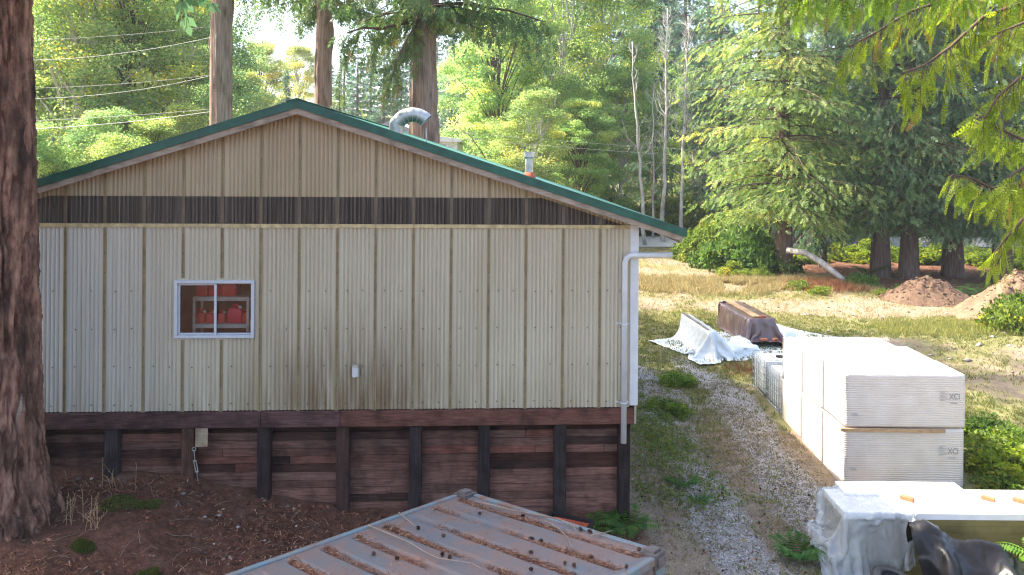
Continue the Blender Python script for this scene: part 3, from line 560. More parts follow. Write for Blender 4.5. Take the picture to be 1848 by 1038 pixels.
xl = rs.uniform(.1, CW - .1, 5200); yl = -rs.uniform(.08, 4.3, 5200); kp = rs.rand(5200) < np.clip(2.6 * (fbm(xl * 1.5 + 5, yl * 1.5) - .44), 0.05, 1); xl, yl = xl[kp], yl[kp]; nl_ = len(xl); x = np.concatenate([x, xl]); y = np.concatenate([y, yl])
z = -.012 - .024 * groove(x, y) + rs.rand(len(x)) * .016; z[-nl_:] -= .008
V, F = lay_quads(np.stack([x, y, z], 1), rs.uniform(0, 6.28, len(x)), rs.uniform(.02, .05, len(x)), rs.uniform(.003, .006, len(x)), tilt=.3, r=rs)
link('needle_litter', mesh_np('needle_litter', V, F, rnd=rs.rand(len(F))), C, M['needles'], kind='stuff')
Mc = C.matrix_world.copy()
def cone_mesh(seed):
    r = np.random.RandomState(seed); vs, fs = [], []
    for i in range(46):
        t = i / 45; a = i * 2.4; rad = .021 * math.sin(math.pi * min(1, t * .92 + .1)) ** .7 + .002; p = np.array([math.cos(a) * rad * .35, math.sin(a) * rad * .35, t * .052 - .026]); o = np.array([math.cos(a), math.sin(a), .35]); s = np.array([-math.sin(a), math.cos(a), 0]) * .008
        b = len(vs); vs += [p - s * .6, p + s * .6, p + o * rad * .75 + s, p + o * rad * .95 + np.array([0, 0, .003]), p + o * rad * .75 - s]; fs.append((b, b + 1, b + 2, b + 3, b + 4))
    b = len(vs); seg = 8
    for j, (zz, rr) in enumerate(((-.026, .004), (-.012, .013), (.008, .013), (.026, .004))): vs += [np.array([math.cos(2 * math.pi * q / seg) * rr, math.sin(2 * math.pi * q / seg) * rr, zz]) for q in range(seg)]
    for j in range(3): fs += [(b + j * seg + q, b + j * seg + (q + 1) % seg, b + (j + 1) * seg + (q + 1) % seg, b + (j + 1) * seg + q) for q in range(seg)]
    me = bpy.data.meshes.new('pine_cone'); me.from_pydata([tuple(v) for v in vs], [], fs); me.update(); me.materials.append(M['cone']); return me
cm = cone_mesh(1)
def on_roof(u, v):
    r = Vector(ray(u, v)); o = Vector((0, 0, ZC)); nrm = ez; t = (A0 - ez * .014 - o).dot(nrm) / r.dot(nrm); p = o + r * t; return Mc.inverted() @ p
for (u, v) in ((866, 930), (944, 931), (754, 956), (800, 970), (812, 1009), (674, 1003), (717, 1011), (798, 1004), (960, 970), (976, 974), (1066, 1004), (1019, 1020), (1036, 1024), (902, 1034), (1064, 962), (1048, 958), (1153, 995), (1130, 1026), (958, 1031), (958, 1000)):
    q = on_roof(u, v); q.z = -.014 - .024 * float(groove(np.array([q.x]), np.array([q.y]))[0]) + .018
    o = link('pine_cone', cm, None, None, 'small brown pine cone lying on the container roof', 'pine cone', 'pine cones on the container roof', loc=Mc @ q, rot=(rs.uniform(1.2, 1.9), rs.uniform(0, 6), rs.uniform(0, 6)), scale=(rs.uniform(.5, .75), rs.uniform(.5, .75), rs.uniform(.65, 1.)))
# bare twigs on the container roof
for pts, lab in (([(720, 931), (735, 944), (752, 957)], 'pale forked twig at the left of the container roof'), ([(664, 952), (710, 973), (740, 986), (765, 1000), (790, 1013), (850, 1022), (880, 1036)], 'long pale curved twig along the left grooves of the container roof'), ([(860, 909), (930, 926), (1005, 940), (1035, 955), (1042, 968), (1033, 970)], 'thin curved twig near the far edge of the container roof'), ([(985, 945), (1010, 960), (1025, 977), (1033, 995)], 'thin straight twig crossing the middle of the container roof'), ([(1065, 973), (1085, 968), (1105, 964)], 'short reddish twig by the container roof edge')):
    ps = []
    for (u, v) in pts: q = on_roof(u, v); q.z = .006 + rs.uniform(0, .012); ps.append(Mc @ q)
    mb = MB().tube(ps, list(np.linspace(.007, .003, len(ps))), 6)
    if 'forked' in lab: q = on_roof(703, 958); q.z = .004; mb.tube([ps[1], Mc @ q], [.005, .003], 6)
    part('twig', mb, None, M['bark_twig'], smooth=True, label=lab, cat='twig', group='twigs on the container roof')

# ------------------------------------------------------------------ bundles of foam board, totes
def text_mesh(s, size, name):
    cu = bpy.data.curves.new(name, 'FONT'); cu.body = s; cu.size = size; cu.align_x = 'LEFT'; o = bpy.data.objects.new(name, cu); col.objects.link(o)
    dg = bpy.context.evaluated_depsgraph_get(); me = bpy.data.meshes.new_from_object(o.evaluated_get(dg)); bpy.data.objects.remove(o); me.name = name; me.materials.clear(); return me
FX0, FX1 = 6.385, 8.815
def bundle(label, y0, y1, z0, z1, dx=0., print_=False, x0=FX0, x1=FX1):
    E = empty('foam_board_bundle', label, 'foam bundle', ((x0 + x1) / 2 + dx, (y0 + y1) / 2, z0), 0, 'wrapped foam board bundles')
    hx, hy, h = (x1 - x0) / 2, (y1 - y0) / 2, z1 - z0; bm = bmesh.new(); bm.from_mesh(MB().box(-hx, hx, -hy, hy, 0, h).mesh('b'))
    bmesh.ops.subdivide_edges(bm, edges=list(bm.edges), cuts=22, use_grid_fill=True); r0 = rs.uniform(0, 50)
    for v in bm.verts:
        c = v.co; n_ = .010 * (float(vnoise(c.x * 2 + r0, c.y * 2, c.z * 2.5)) - .5) * 2
        k = Vector((math.copysign(1, c.x) if abs(c.x) > hx - .001 else 0, math.copysign(1, c.y) if abs(c.y) > hy - .001 else 0, 1 if c.z > h - .001 else 0))
        if k.x and k.y or k.x and k.z or k.y and k.z: v.co -= k * .010
        else: v.co += k * n_
    me = bpy.data.meshes.new('wrapping'); bm.to_mesh(me); bm.free(); me.polygons.foreach_set('use_smooth', np.ones(len(me.polygons), bool)); link('wrapping', me, E, M['wrap'])
    part('tape_seam', MB().box(-hx - .013, -hx - .006, hy - .05, hy - .005, .01, h - .02), E, M['tape'])
    if print_:
        t = text_mesh('XCI', .17, 'lettering'); link('lettering', t, E, M['ink'], loc=(hx - .34, -hy - .0135, h - .50), rot=(R(90), 0, 0), scale=(.78, 1, 1))
        pb = MB()
        for i, w in enumerate((.13, .09, .16, .16, .11, .15, .16, .1)): pb.box(hx - .52, hx - .52 + w, -hy - .0135, -hy - .0128, h - .345 - i * .026, h - .333 - i * .026)
        pb.box(hx - .32, hx - .18, -hy - .0135, -hy - .0128, h - .585, h - .565); part('small_print', pb, E, M['ink_pale'])
        sp = MB()
        for i in range(3): sp.box(-hx + .12 + .01 * i, -hx + .24 + .015 * i, -hy - .0135, -hy - .0128, h - .80 - i * .022, h - .788 - i * .022)
        part('small_print', sp, E, M['ink_pale'])
    return E
bundle('upper front bundle of white wrapped foam board above a wooden batten', 16.04, 17.22, 1.02, 2.09, 0, True); bundle('lower front bundle of white wrapped foam board under a wooden batten', 16.06, 17.22, -.22, .985, -.012, True)
bundle('upper wrapped bundle right behind the front foam stack', 17.26, 18.50, 1.0, 2.08, -.01); bundle('lower wrapped bundle right behind the front foam stack', 17.26, 18.50, -.22, .995, -.02)
bundle('rear wrapped foam bundle on top, next to the caged totes', 18.75, 20.1, .86, 1.92, .05); bundle('rear wrapped foam bundle on the ground, next to the caged totes', 18.75, 20.1, -.22, .855, .03)
part('batten', MB().box(FX0 - .10, FX0 + 2.0, 15.995, 16.035, .975, 1.045), None, M['raw_wood'], bevel=.006, label='raw wooden batten strapped between the front foam bundles', cat='batten').rotation_euler = (0, R(.35), 0)
def tote(label, y0, y1, x0=6.42, x1=7.6):
    z = -.2; E = empty('caged_tote', label, 'tote', ((x0 + x1) / 2, (y0 + y1) / 2, z), 0, 'caged totes behind the foam bundles'); hx, hy = (x1 - x0) / 2, (y1 - y0) / 2
    part('tank', MB().box(-hx + .04, hx - .04, -hy + .04, hy - .04, .16, 1.08), E, M['tank'], bevel=.06, segs=3, smooth=True); part('tank_lid', MB().tube([(0, 0, 1.07), (0, 0, 1.12)], .11, 16), E, M['black_plastic'])
    cg = MB(); r = .011
    for zz in np.linspace(.17, 1.13, 6): cg.tube([(-hx, -hy, zz), (hx, -hy, zz), (hx, hy, zz), (-hx, hy, zz), (-hx, -hy, zz)], r, 6)
    for t in np.linspace(-1, 1, 7):
        for s_ in (-1, 1): cg.tube([(t * hx, s_ * hy, .13), (t * hx, s_ * hy, 1.13)], r, 6).tube([(s_ * hx, t * hy, .13), (s_ * hx, t * hy, 1.13)], r, 6)
    for t in (-.4, .4): cg.tube([(t * hx, -hy, 1.13), (t * hx, hy, 1.13)], r * 1.3, 6)
    part('cage', cg, E, M['cage'], smooth=True); pl = MB()
    for yy in (-hy, -.06, hy - .12): pl.box(-hx, hx, yy, yy + .12, .0, .09)
    pl.box(-hx, hx, -hy, hy, .09, .13); part('pallet', pl, E, M['cage'])
tote('nearer caged liquid tote behind the foam bundles', 20.35, 21.45); tote('farther caged liquid tote behind the foam bundles', 21.65, 22.75)

# ------------------------------------------------------------------ draped sheets: small position-based cloth solver
def cloth(nx, ny, s, origin, ang, boxes=(), balls=(), steps=170, squeeze=.93, seed=0, iters=13, crease=.02, cf=1.6):
    r = np.random.RandomState(seed); I, J = np.meshgrid(np.arange(nx) - (nx - 1) / 2, np.arange(ny) - (ny - 1) / 2, indexing='ij'); c, sn = math.cos(ang), math.sin(ang)
    lx, ly = I * s * squeeze, J * s * squeeze; P = np.stack([origin[0] + lx * c - ly * sn, origin[1] + lx * sn + ly * c, np.full(I.shape, float(origin[2]))], 2)
    P[..., 2] += (fbm(I * s * 1.7 + seed, J * s * 1.7) - .47) * .5 + r.normal(0, .004, I.shape); Q = P.copy(); dt2 = 9.8 * .016 ** 2
    fam = []
    for ax in (0, 1):
        for k, st in ((1, .5), (2, .015)):
            for off in range(2 * k):
                a = [slice(None)] * 2; b = [slice(None)] * 2; n = P.shape[ax]; ids = np.array([i for i in range(off, n - k, 2 * k)])
                if len(ids) == 0: continue
                fam.append((ax, ids, ids + k, s * k, st))
    dl = s * math.sqrt(2)
    for it in range(steps):
        Vv_ = (P - Q) * .97; Q = P.copy(); P = P + Vv_; P[..., 2] -= dt2
        for _ in range(iters):
            for ax, ia, ib, L0, st in fam:
                A_ = P.take(ia, ax); B_ = P.take(ib, ax); D_ = B_ - A_; ln = np.sqrt((D_ ** 2).sum(2, keepdims=True)) + 1e-9
                cor = D_ * ((ln - L0) / ln * st)
                if L0 > s * 1.5: cor = np.where(ln < L0, cor, cor)
                if ax == 0: P[ia] += cor; P[ib] -= cor
                else: P[:, ia] += cor; P[:, ib] -= cor
            for (a_, b_) in ((P[:-1, :-1], P[1:, 1:]), (P[1:, :-1], P[:-1, 1:])):
                D_ = b_ - a_; ln = np.sqrt((D_ ** 2).sum(2, keepdims=True)) + 1e-9; cor = D_ * ((ln - dl) / ln * .12); a_ += cor; b_ -= cor
        hit = np.zeros(P.shape[:2], bool)
        for (cx, cy_, cz, hx, hy, hz, ra) in boxes:
            ca_, sa_ = math.cos(ra), math.sin(ra); dx, dy = P[..., 0] - cx, P[..., 1] - cy_; q = np.stack([dx * ca_ + dy * sa_, -dx * sa_ + dy * ca_, P[..., 2] - cz], 2); hh = np.array([hx, hy, hz]) + .012; pen = hh - np.abs(q); ins = (pen > 0).all(2)
            if ins.any():
                pen[..., 2] = np.where(q[..., 2] > 0, pen[..., 2], 9); k = np.where(pen[..., 2] < .22, 2, pen.argmin(2))
                for a in range(3):
                    mk = ins & (k == a); q[..., a] = np.where(mk, np.sign(q[..., a]) * hh[a], q[..., a])
                P[ins] = np.stack([cx + q[..., 0] * ca_ - q[..., 1] * sa_, cy_ + q[..., 0] * sa_ + q[..., 1] * ca_, cz + q[..., 2]], 2)[ins]; hit |= ins
        for (cx, cy_, cz, rx_, ry_, rz2) in balls:
            q = (P - np.array([cx, cy_, cz])) / np.array([rx_, ry_, rz2]); l = np.sqrt((q ** 2).sum(2)); ins = l < 1
            if ins.any(): P[ins] = (q / np.maximum(l, 1e-6)[..., None])[ins] * np.array([rx_, ry_, rz2]) + np.array([cx, cy_, cz]); hit |= ins
        g = ground_h(P[..., 0], P[..., 1], False) + .035 if it % 3 == 0 else g
        lo = P[..., 2] < g; P[..., 2] = np.where(lo, g, P[..., 2]); hit |= lo
        Q[hit] = P[hit] * .75 + Q[hit] * .25
    # fine creases along the surface normal
    du_ = np.gradient(P, axis=0); dv_ = np.gradient(P, axis=1); N_ = np.cross(du_, dv_); N_ = N_ / (np.sqrt((N_ ** 2).sum(2, keepdims=True)) + 1e-9); N_ *= np.where(N_[..., 2:3] < -.2, -1, 1)
    a_, b_ = I * s, J * s; w_ = fbm(a_ * 1.5 + seed, b_ * 1.5) * 2; cr_ = 0
    for k, (fx_, fy_) in enumerate(((3.1, 1.2), (1.3, 3.6), (5.5, 4.2))): cr_ = cr_ + (1 - np.abs(2 * vnoise(a_ * fx_ * cf + w_ + 7 * k + seed, b_ * fy_ * cf + w_, k) - 1)) ** 4 / (1 + k * .6)
    P = P + N_ * (cr_ * crease)[..., None]; P[..., 2] = np.maximum(P[..., 2], ground_h(P[..., 0], P[..., 1]) + .012)
    idx = np.arange(nx * ny).reshape(nx, ny); F = np.stack([idx[:-1, :-1].ravel(), idx[1:, :-1].ravel(), idx[1:, 1:].ravel(), idx[:-1, 1:].ravel()], 1)
    return mesh_np('sheet', P.reshape(-1, 3), F, True)
# mid-yard pile under a white sheet, pile under a brown sheet, flat white sheet
ax_ = math.atan2(-3.9, .45); bx_ = math.atan2(-3.1, .25)
link('plastic_sheet', cloth(66, 84, .058, (6.55, 27.0, 1.5), R(-66), boxes=[(5.75, 27.6, .30, 1.95, .13, .50, ax_), (6.9, 26.3, .05, .5, .45, .2, .5)], balls=[(6.3, 25.9, .0, .5, .5, .3), (7.3, 27.2, .0, .4, .7, .3)], seed=3, squeeze=.82, crease=.022), None, M['white_sheet'], 'crumpled white plastic sheet draped over a narrow pile in the yard', 'plastic sheet')
part('plank', MB().box(-1.3, 1.3, -.07, .07, 0, .03), None, M['grey_wood'], bevel=.004, label='narrow weathered plank on the white plastic sheet', cat='plank', loc=(5.72, 27.2, .83), rot=(R(-15), R(1), ax_))
link('tarp', cloth(74, 48, .06, (7.92, 28.5, 1.5), bx_, boxes=[(7.85, 28.75, .35, 1.55, .46, .56, bx_), (8.05, 26.95, .1, .3, .45, .12, bx_)], seed=5, squeeze=.87, crease=.018), None, M['brown_sheet'], 'shiny brown tarp wrapped over a boxy pile in the yard', 'tarp')
part('plank', MB().box(-1.5, 1.5, -.14, .14, 0, .045), None, M['raw_wood'], bevel=.005, label='tan plank lying along the top of the brown tarp pile', cat='plank', loc=(7.75, 28.85, .945), rot=(0, 0, bx_))
for (x, y, z, rz, lab) in ((8.05, 27.42, .935, .3, 'brick on the front top edge of the brown tarp pile'), (7.95, 26.85, .28, .1, 'brick on the ground fold at the left front of the brown tarp'), (8.35, 26.95, .27, .8, 'brick on the ground fold at the right front of the brown tarp')):
    part('brick', MB().box(-.11, .11, -.055, .055, 0, .065), None, M['brick'], bevel=.006, label=lab, cat='brick', group='loose bricks holding sheets down', loc=(x, y, z), rot=(0, 0, rz))
link('plastic_sheet', cloth(46, 30, .07, (9.35, 29.0, .7), bx_ + .35, boxes=[(9.0, 29.3, .05, 1.2, .3, .22, bx_ + .2)], seed=8, steps=120, crease=.012), None, M['white_sheet'], 'flat white plastic sheet spread on the grass beside the brown tarp', 'plastic sheet')
# near stack of foam boards with clear sheet, bricks, black tarp and tyre
SX0, SX1, SY0, SY1, SZ = 4.98, 9.6, 12.5, 13.42, .86
Fs_ = empty('foam_board_stack', 'stack of yellow foam boards with white top in the lower right corner', 'foam stack', (SX0, SY0, -.35))
nb = 12; hb = (SZ + .35) / nb
for k in range(nb):
    j = rs.uniform(-.006, .006)
    part('foam_board', MB().box(0 + j, SX1 - SX0 + j, 0 + rs.uniform(-.004, .004), SY1 - SY0, k * hb + .001, (k + 1) * hb - .001), Fs_, M['foam'] if k == nb - 1 else M['foam_edge'], bevel=.003)
part('foam_board', MB().box(5.25, 7.28, 13.12, 13.6, SZ + .002, SZ + .052), None, M['foam'], bevel=.004, label='single white foam board lying along the back of the foam stack', cat='foam board')
for (u, v, rz, lab) in ((1637, 903, -.75, 'orange brick near the left end of the white foam stack top'), (1783, 903, -.7, 'middle orange brick of three on the white foam stack top'), (1841, 907, -.75, 'orange brick at the right frame edge on the white foam stack top')):
    p = gp(u, v, SZ); part('brick', MB().box(-.1, .1, -.045, .045, 0, .06), None, M['brick'], bevel=.005, label=lab, cat='brick', group='loose bricks holding sheets down', loc=(p.x, p.y, SZ + .002), rot=(0, 0, rz))
link('plastic_sheet', cloth(60, 68, .034, (5.22, 12.72, 1.15), R(10), boxes=[((SX0 + SX1) / 2, (SY0 + SY1) / 2, .25, (SX1 - SX0) / 2, (SY1 - SY0) / 2, SZ - .25 + .004, 0), (4.95, 12.46, .0, .3, .14, .28, .3), (4.85, 12.8, .1, .2, .4, .3, .1)], seed=12, squeeze=.83, crease=.018, cf=2.), None, M['clear_sheet'], 'cloudy clear plastic sheet draped over the left end of the near foam stack', 'plastic sheet')
link('tarp', cloth(92, 62, .036, (6.9, 11.78, 1.3), R(-8), boxes=[(7.2, 13.1, .2, 1.9, .6, .55, 0)], balls=[(6.0, 12.05, .5, .34, .24, .44), (6.15, 11.75, .3, .14, .4, .40), (6.7, 11.95, .35, .6, .13, .36), (7.0, 11.6, .2, .16, .4, .32), (7.5, 11.85, .15, .7, .13, .36), (8.1, 11.8, .0, .6, .2, .34)], seed=15, squeeze=.84, crease=.022, cf=2.), None, M['black_sheet'], 'black plastic tarp draped over a lump in front of the foam stack', 'tarp')
ty = empty('tyre', 'worn grey tyre lying between the clear sheet and the black tarp', 'tyre', (5.52, 12.02, gz(5.52, 12.02) + .04), .4); ty.rotation_euler = (R(14), R(6), .4)
prof = [(.20, .0), (.29, .0), (.325, .04), (.33, .10), (.325, .16), (.29, .20), (.22, .20), (.20, .185), (.235, .15), (.25, .1), (.235, .05), (.20, .015)]
seg = 40; V = [(p[0] * math.cos(2 * math.pi * k / seg), p[0] * math.sin(2 * math.pi * k / seg), p[1]) for k in range(seg) for p in prof]; npf = len(prof)
F = np.array([(k * npf + i, ((k + 1) % seg) * npf + i, ((k + 1) % seg) * npf + (i + 1) % npf, k * npf + (i + 1) % npf) for k in range(seg) for i in range(npf)]); link('carcass', mesh_np('carcass', V, F, True), ty, M['tyre'])
tr_ = MB()
for k in range(48): a = 2 * math.pi * k / 48; tr_.box(.322, .338, -.014, .014, .03, .17, Matrix.Rotation(a, 4, 'Z'))
part('tread', tr_, ty, M['tyre'])
# weathered log at the right edge in front of the stack
part('log', MB().tube([(7.9, 11.9, .62), (8.6, 11.95, .66), (9.5, 12.0, .64)], [.13, .14, .14], 14), None, M['grey_wood'], smooth=True, label='grey weathered log behind the black tarp at the right frame edge', cat='log')
# black crate behind the container
kr = empty('crate', 'open black plastic crate between the container and the crib wall', 'crate', (.62, 12.15, gz(.62, 12.15) - .02), R(-24))
cx_, cy2, hh = .34, .22, .34; cb = MB().box(-cx_, cx_, -cy2, -cy2 + .02, 0, hh).box(-cx_, cx_, cy2 - .02, cy2, 0, hh).box(-cx_, -cx_ + .02, -cy2 + .02, cy2 - .02, 0, hh).box(cx_ - .02, cx_, -cy2 + .02, cy2 - .02, 0, hh).box(-cx_ + .02, cx_ - .02, -cy2 + .02, cy2 - .02, 0, .02)
part('body', cb, kr, M['black_plastic'], bevel=.003); part('rim', MB().box(-cx_ - .02, cx_ + .02, -cy2 - .02, -cy2, hh - .05, hh + .004).box(-cx_ - .02, cx_ + .02, cy2, cy2 + .02, hh - .05, hh + .004).box(-cx_ - .02, -cx_, -cy2, cy2, hh - .05, hh + .004).box(cx_, cx_ + .02, -cy2, cy2, hh - .05, hh + .004), kr, M['black_plastic'])
part('red_strip', MB().box(-cx_ + .05, cx_ - .03, cy2 - .05, cy2 - .02, hh - .12, hh - .05), kr, M['red_rubber'])
# ------------------------------------------------------------------ foliage builders
def unit_rows(v): return v / (np.sqrt((v ** 2).sum(-1, keepdims=True)) + 1e-9)
def leaves(C_, D_, L_, W_2, r, fold=.25):
    """one diamond leaf per row: base C, axis D, length L, width W"""
    n = len(C_); S_ = unit_rows(np.cross(D_, unit_rows(r.normal(size=(n, 3))))); N_ = np.cross(D_, S_)
    L_ = np.broadcast_to(L_, n)[:, None]; W_2 = np.broadcast_to(W_2, n)[:, None]
    a = C_; t = C_ + D_ * L_ - N_ * L_ * .12; m_ = C_ + D_ * L_ * .5 + N_ * W_2 * fold
    return np.stack([a, m_ + S_ * W_2 * .5, t, m_ - S_ * W_2 * .5], 1).reshape(-1, 3)
def quads(V): return np.arange(len(V)).reshape(-1, 4)
def spray_template(pairs, ang, ln, wd, sub=0):
    T = []
    for k in range(pairs):
        t = (k + .6) / (pairs + .6); l = ln * (1 - .62 * t) * (.55 + .45 * min(1, t * 4))
        for s in (-1, 1):
            if sub:
                for j in range(sub):
                    q = (j + .25) / sub; bx, by = t + l * q * math.cos(ang), s * l * q * math.sin(ang)
                    for s2 in (-1, 1): T.append((bx, by, s * ang + s2 * .5, l * .42 * (1 - .4 * q), wd))
                T.append((t + l * .6 * math.cos(ang), s * l * .6 * math.sin(ang), s * ang, l * .5, wd))
            else: T.append((t, 0., s * ang, l, wd))
    T.append((.78, 0., 0., .3, wd)); T.append((0., 0., 0., .8, wd * .5))
    return np.array(T)
T_FINE = spray_template(7, .5, .32, .05, 1); T_SOFT = spray_template(3, .62, .5, .10); T_MED = spray_template(4, .62, .46, .12); T_LOW = spray_template(2, .6, .6, .2)
def sprays(P, D_, L_, T, r, curl=.12):
    n, k = len(P), len(T); D_ = unit_rows(D_); S_ = unit_rows(np.cross(D_, unit_rows(r.normal(size=(n, 3))))); N_ = np.cross(D_, S_); L_ = np.broadcast_to(L_, n)[:, None, None]
    t, s, a, l, w = (T[None, :, i, None] for i in range(5)); D3, S3, N3 = D_[:, None], S_[:, None], N_[:, None]
    b = P[:, None] + (D3 * t + S3 * s) * L_ - N3 * (t * t + 2 * s * s) * L_ * curl; d = D3 * np.cos(a) + S3 * np.sin(a); q = -D3 * np.sin(a) + S3 * np.cos(a)
    m_ = b + d * l * L_ * .5; e = b + d * l * L_ - N3 * l * L_ * curl * 1.4
    V = np.stack([b, m_ + q * w * L_ * .5, e, m_ - q * w * L_ * .5], 2); return V.reshape(-1, 3), np.repeat(np.arange(n), k)
def tube_np(mb, pts, r0, r1, seg=6): mb.tube(pts, list(np.linspace(r0, r1, len(pts))), seg, cap=False)

def broad_tree(seed, H=24., cw=5., cb=.22, nleaf=30000, leaf=.19, clumps=120):
    r = np.random.RandomState(seed); mb = MB(); n = 9; lean = r.normal(0, .05, 2) * H
    tp = [Vector((lean[0] * (i / n) ** 2 + r.normal(0, .12), lean[1] * (i / n) ** 2 + r.normal(0, .12), H * .92 * i / n - .3)) for i in range(n + 1)]; mb.tube(tp, list(np.linspace(.26, .03, n + 1)), 8, cap=False)
    C_ = []
    for k in range(clumps):
        f = cb + (1 - cb) * r.rand() ** .85; z = H * f; env = cw * (math.sin(math.pi * min(1, max(.02, (f - cb * .6) / (1.04 - cb * .6)))) ** .6) * (.75 + .5 * r.rand())
        a = r.uniform(0, 6.283); rad = env * math.sqrt(r.uniform(.12, 1)); i = min(n - 1, int(max(0, f - .16) * n)); b = tp[i]; c = Vector((b.x + rad * math.cos(a), b.y + rad * math.sin(a), z)); C_.append(c)
        if k % 2 == 0: m_ = b.lerp(c, .5) + Vector((0, 0, .35)); mb.tube([b, m_, c], [.07, .045, .012], 5, cap=False)
        if k % 3 == 0:
            for _ in range(2): e = c + Vector(r.normal(0, .7, 3)); mb.tube([c, e], [.014, .006], 4, cap=False)
    C_ = np.array([tuple(c) for c in C_]); per = r.dirichlet(np.ones(clumps) * 3) ; cnt = (per * nleaf).astype(int); ci = np.repeat(np.arange(clumps), cnt); sz = r.uniform(.55, 1.15, clumps) * cw * .26
    off = r.normal(size=(len(ci), 3)); off = off / (np.sqrt((off ** 2).sum(1, keepdims=True)) + 1e-6) * (r.rand(len(ci), 1) ** .45); off *= sz[ci][:, None] * np.array([1.15, 1.15, .62])
    P = C_[ci] + off; D_ = unit_rows(off * .5 + r.normal(size=off.shape) * .6 + np.array([0, 0, -.25])); V = leaves(P, D_, leaf * r.uniform(.7, 1.35, len(P)), leaf * .72 * r.uniform(.7, 1.2, len(P)), r)
    hue = r.normal(.5, .2, clumps); rn = np.clip(hue[ci] + r.normal(0, .17, len(ci)), 0, 1); rn[r.rand(len(rn)) < .02] = 1.
    t_ = mb.mesh('trunk', True); t_.materials.append(M['pale_bark'] if seed % 2 else M['dark_bark']); c_ = mesh_np('crown', V, quads(V), rnd=rn); c_.materials.append(M['leaf_broad']); return H, t_, c_
def conifer(seed, H=26., base=.1, rad=4., whorls=38, per=6, droop=.35, spray=.7, T=T_MED, hang=.8, step=.42, trunk_r=.32, mat='leaf_conifer', only_crown=False, zb=None, pw=.8, bark='dark_bark', dens=2, skew=1., fluff=.0):
    r = np.random.RandomState(seed); mb = MB(); zb = base * H if zb is None else zb
    if not only_crown: mb.tube([(r.normal(0, .04), r.normal(0, .04), z) for z in np.linspace(-.3, H, 10)], [trunk_r * (1.25 if i == 0 else 1 - i / 10) + .02 for i in range(10)], 9, cap=False)
    P, D_, L_, B_ = [], [], [], []; bi = 0
    for k in range(whorls):
        f = ((k + r.rand()) / whorls) ** skew; z0 = zb + (H - zb) * f; Lb = rad * (1 - f) ** pw * (.6 + .5 * min(1, f * 5)) + .3
        for j in range(per):
            a = r.uniform(0, 6.283); l = Lb * r.uniform(.55, 1.1); dr = droop * r.uniform(.6, 1.5); d = np.array([math.cos(a), math.sin(a)]); bi += 1; pts = []; zj = z0 + r.uniform(-.3, .3); tr = trunk_r * max(.1, 1 - z0 / H) * .8
            for t in np.linspace(0, 1, 6): pts.append((d[0] * (tr + l * t), d[1] * (tr + l * t), zj + l * (.12 * t - dr * t * t + .22 * dr * t ** 4)))
            if l > .8: mb.tube(pts, list(np.linspace(.018 + .012 * l, .006, 6)), 4, cap=False)
            for t in np.arange(.16, 1.02, step / max(l, .6)):
                p = np.array([d[0] * (tr + l * t), d[1] * (tr + l * t), zj + l * (.12 * t - dr * t * t + .22 * dr * t ** 4)])
                for s in range(dens):
                    sd = np.array([-d[1], d[0]]) * r.normal(0, .75); w = spray * r.uniform(.6, 1.25) * (1.1 - .35 * t); P.append(p + np.append(sd * (.07 * l + fluff * .2 * l * t) + r.normal(0, .12 * fluff, 2), r.uniform(-.12 - .3 * fluff, .02 + .12 * fluff))); D_.append((d[0] * .45 + sd[0], d[1] * .45 + sd[1], -hang * r.uniform(.5, 1.4))); L_.append(w); B_.append(bi)
    P, D_, L_, B_ = map(np.array, (P, D_, L_, B_)); V, own = sprays(P, D_, L_, T, r); hue = r.normal(.48, .17, bi + 1); rn = np.clip(hue[B_][own] + r.normal(0, .15, len(P))[own] + r.normal(0, .08, len(own)), 0, .98); rn[r.rand(len(rn)) < .012] = 1.
    t_ = mb.mesh('trunk', True); t_.materials.append(M[bark]); c_ = mesh_np('crown', V, quads(V), rnd=rn); c_.materials.append(M[mat]); return H, t_, c_
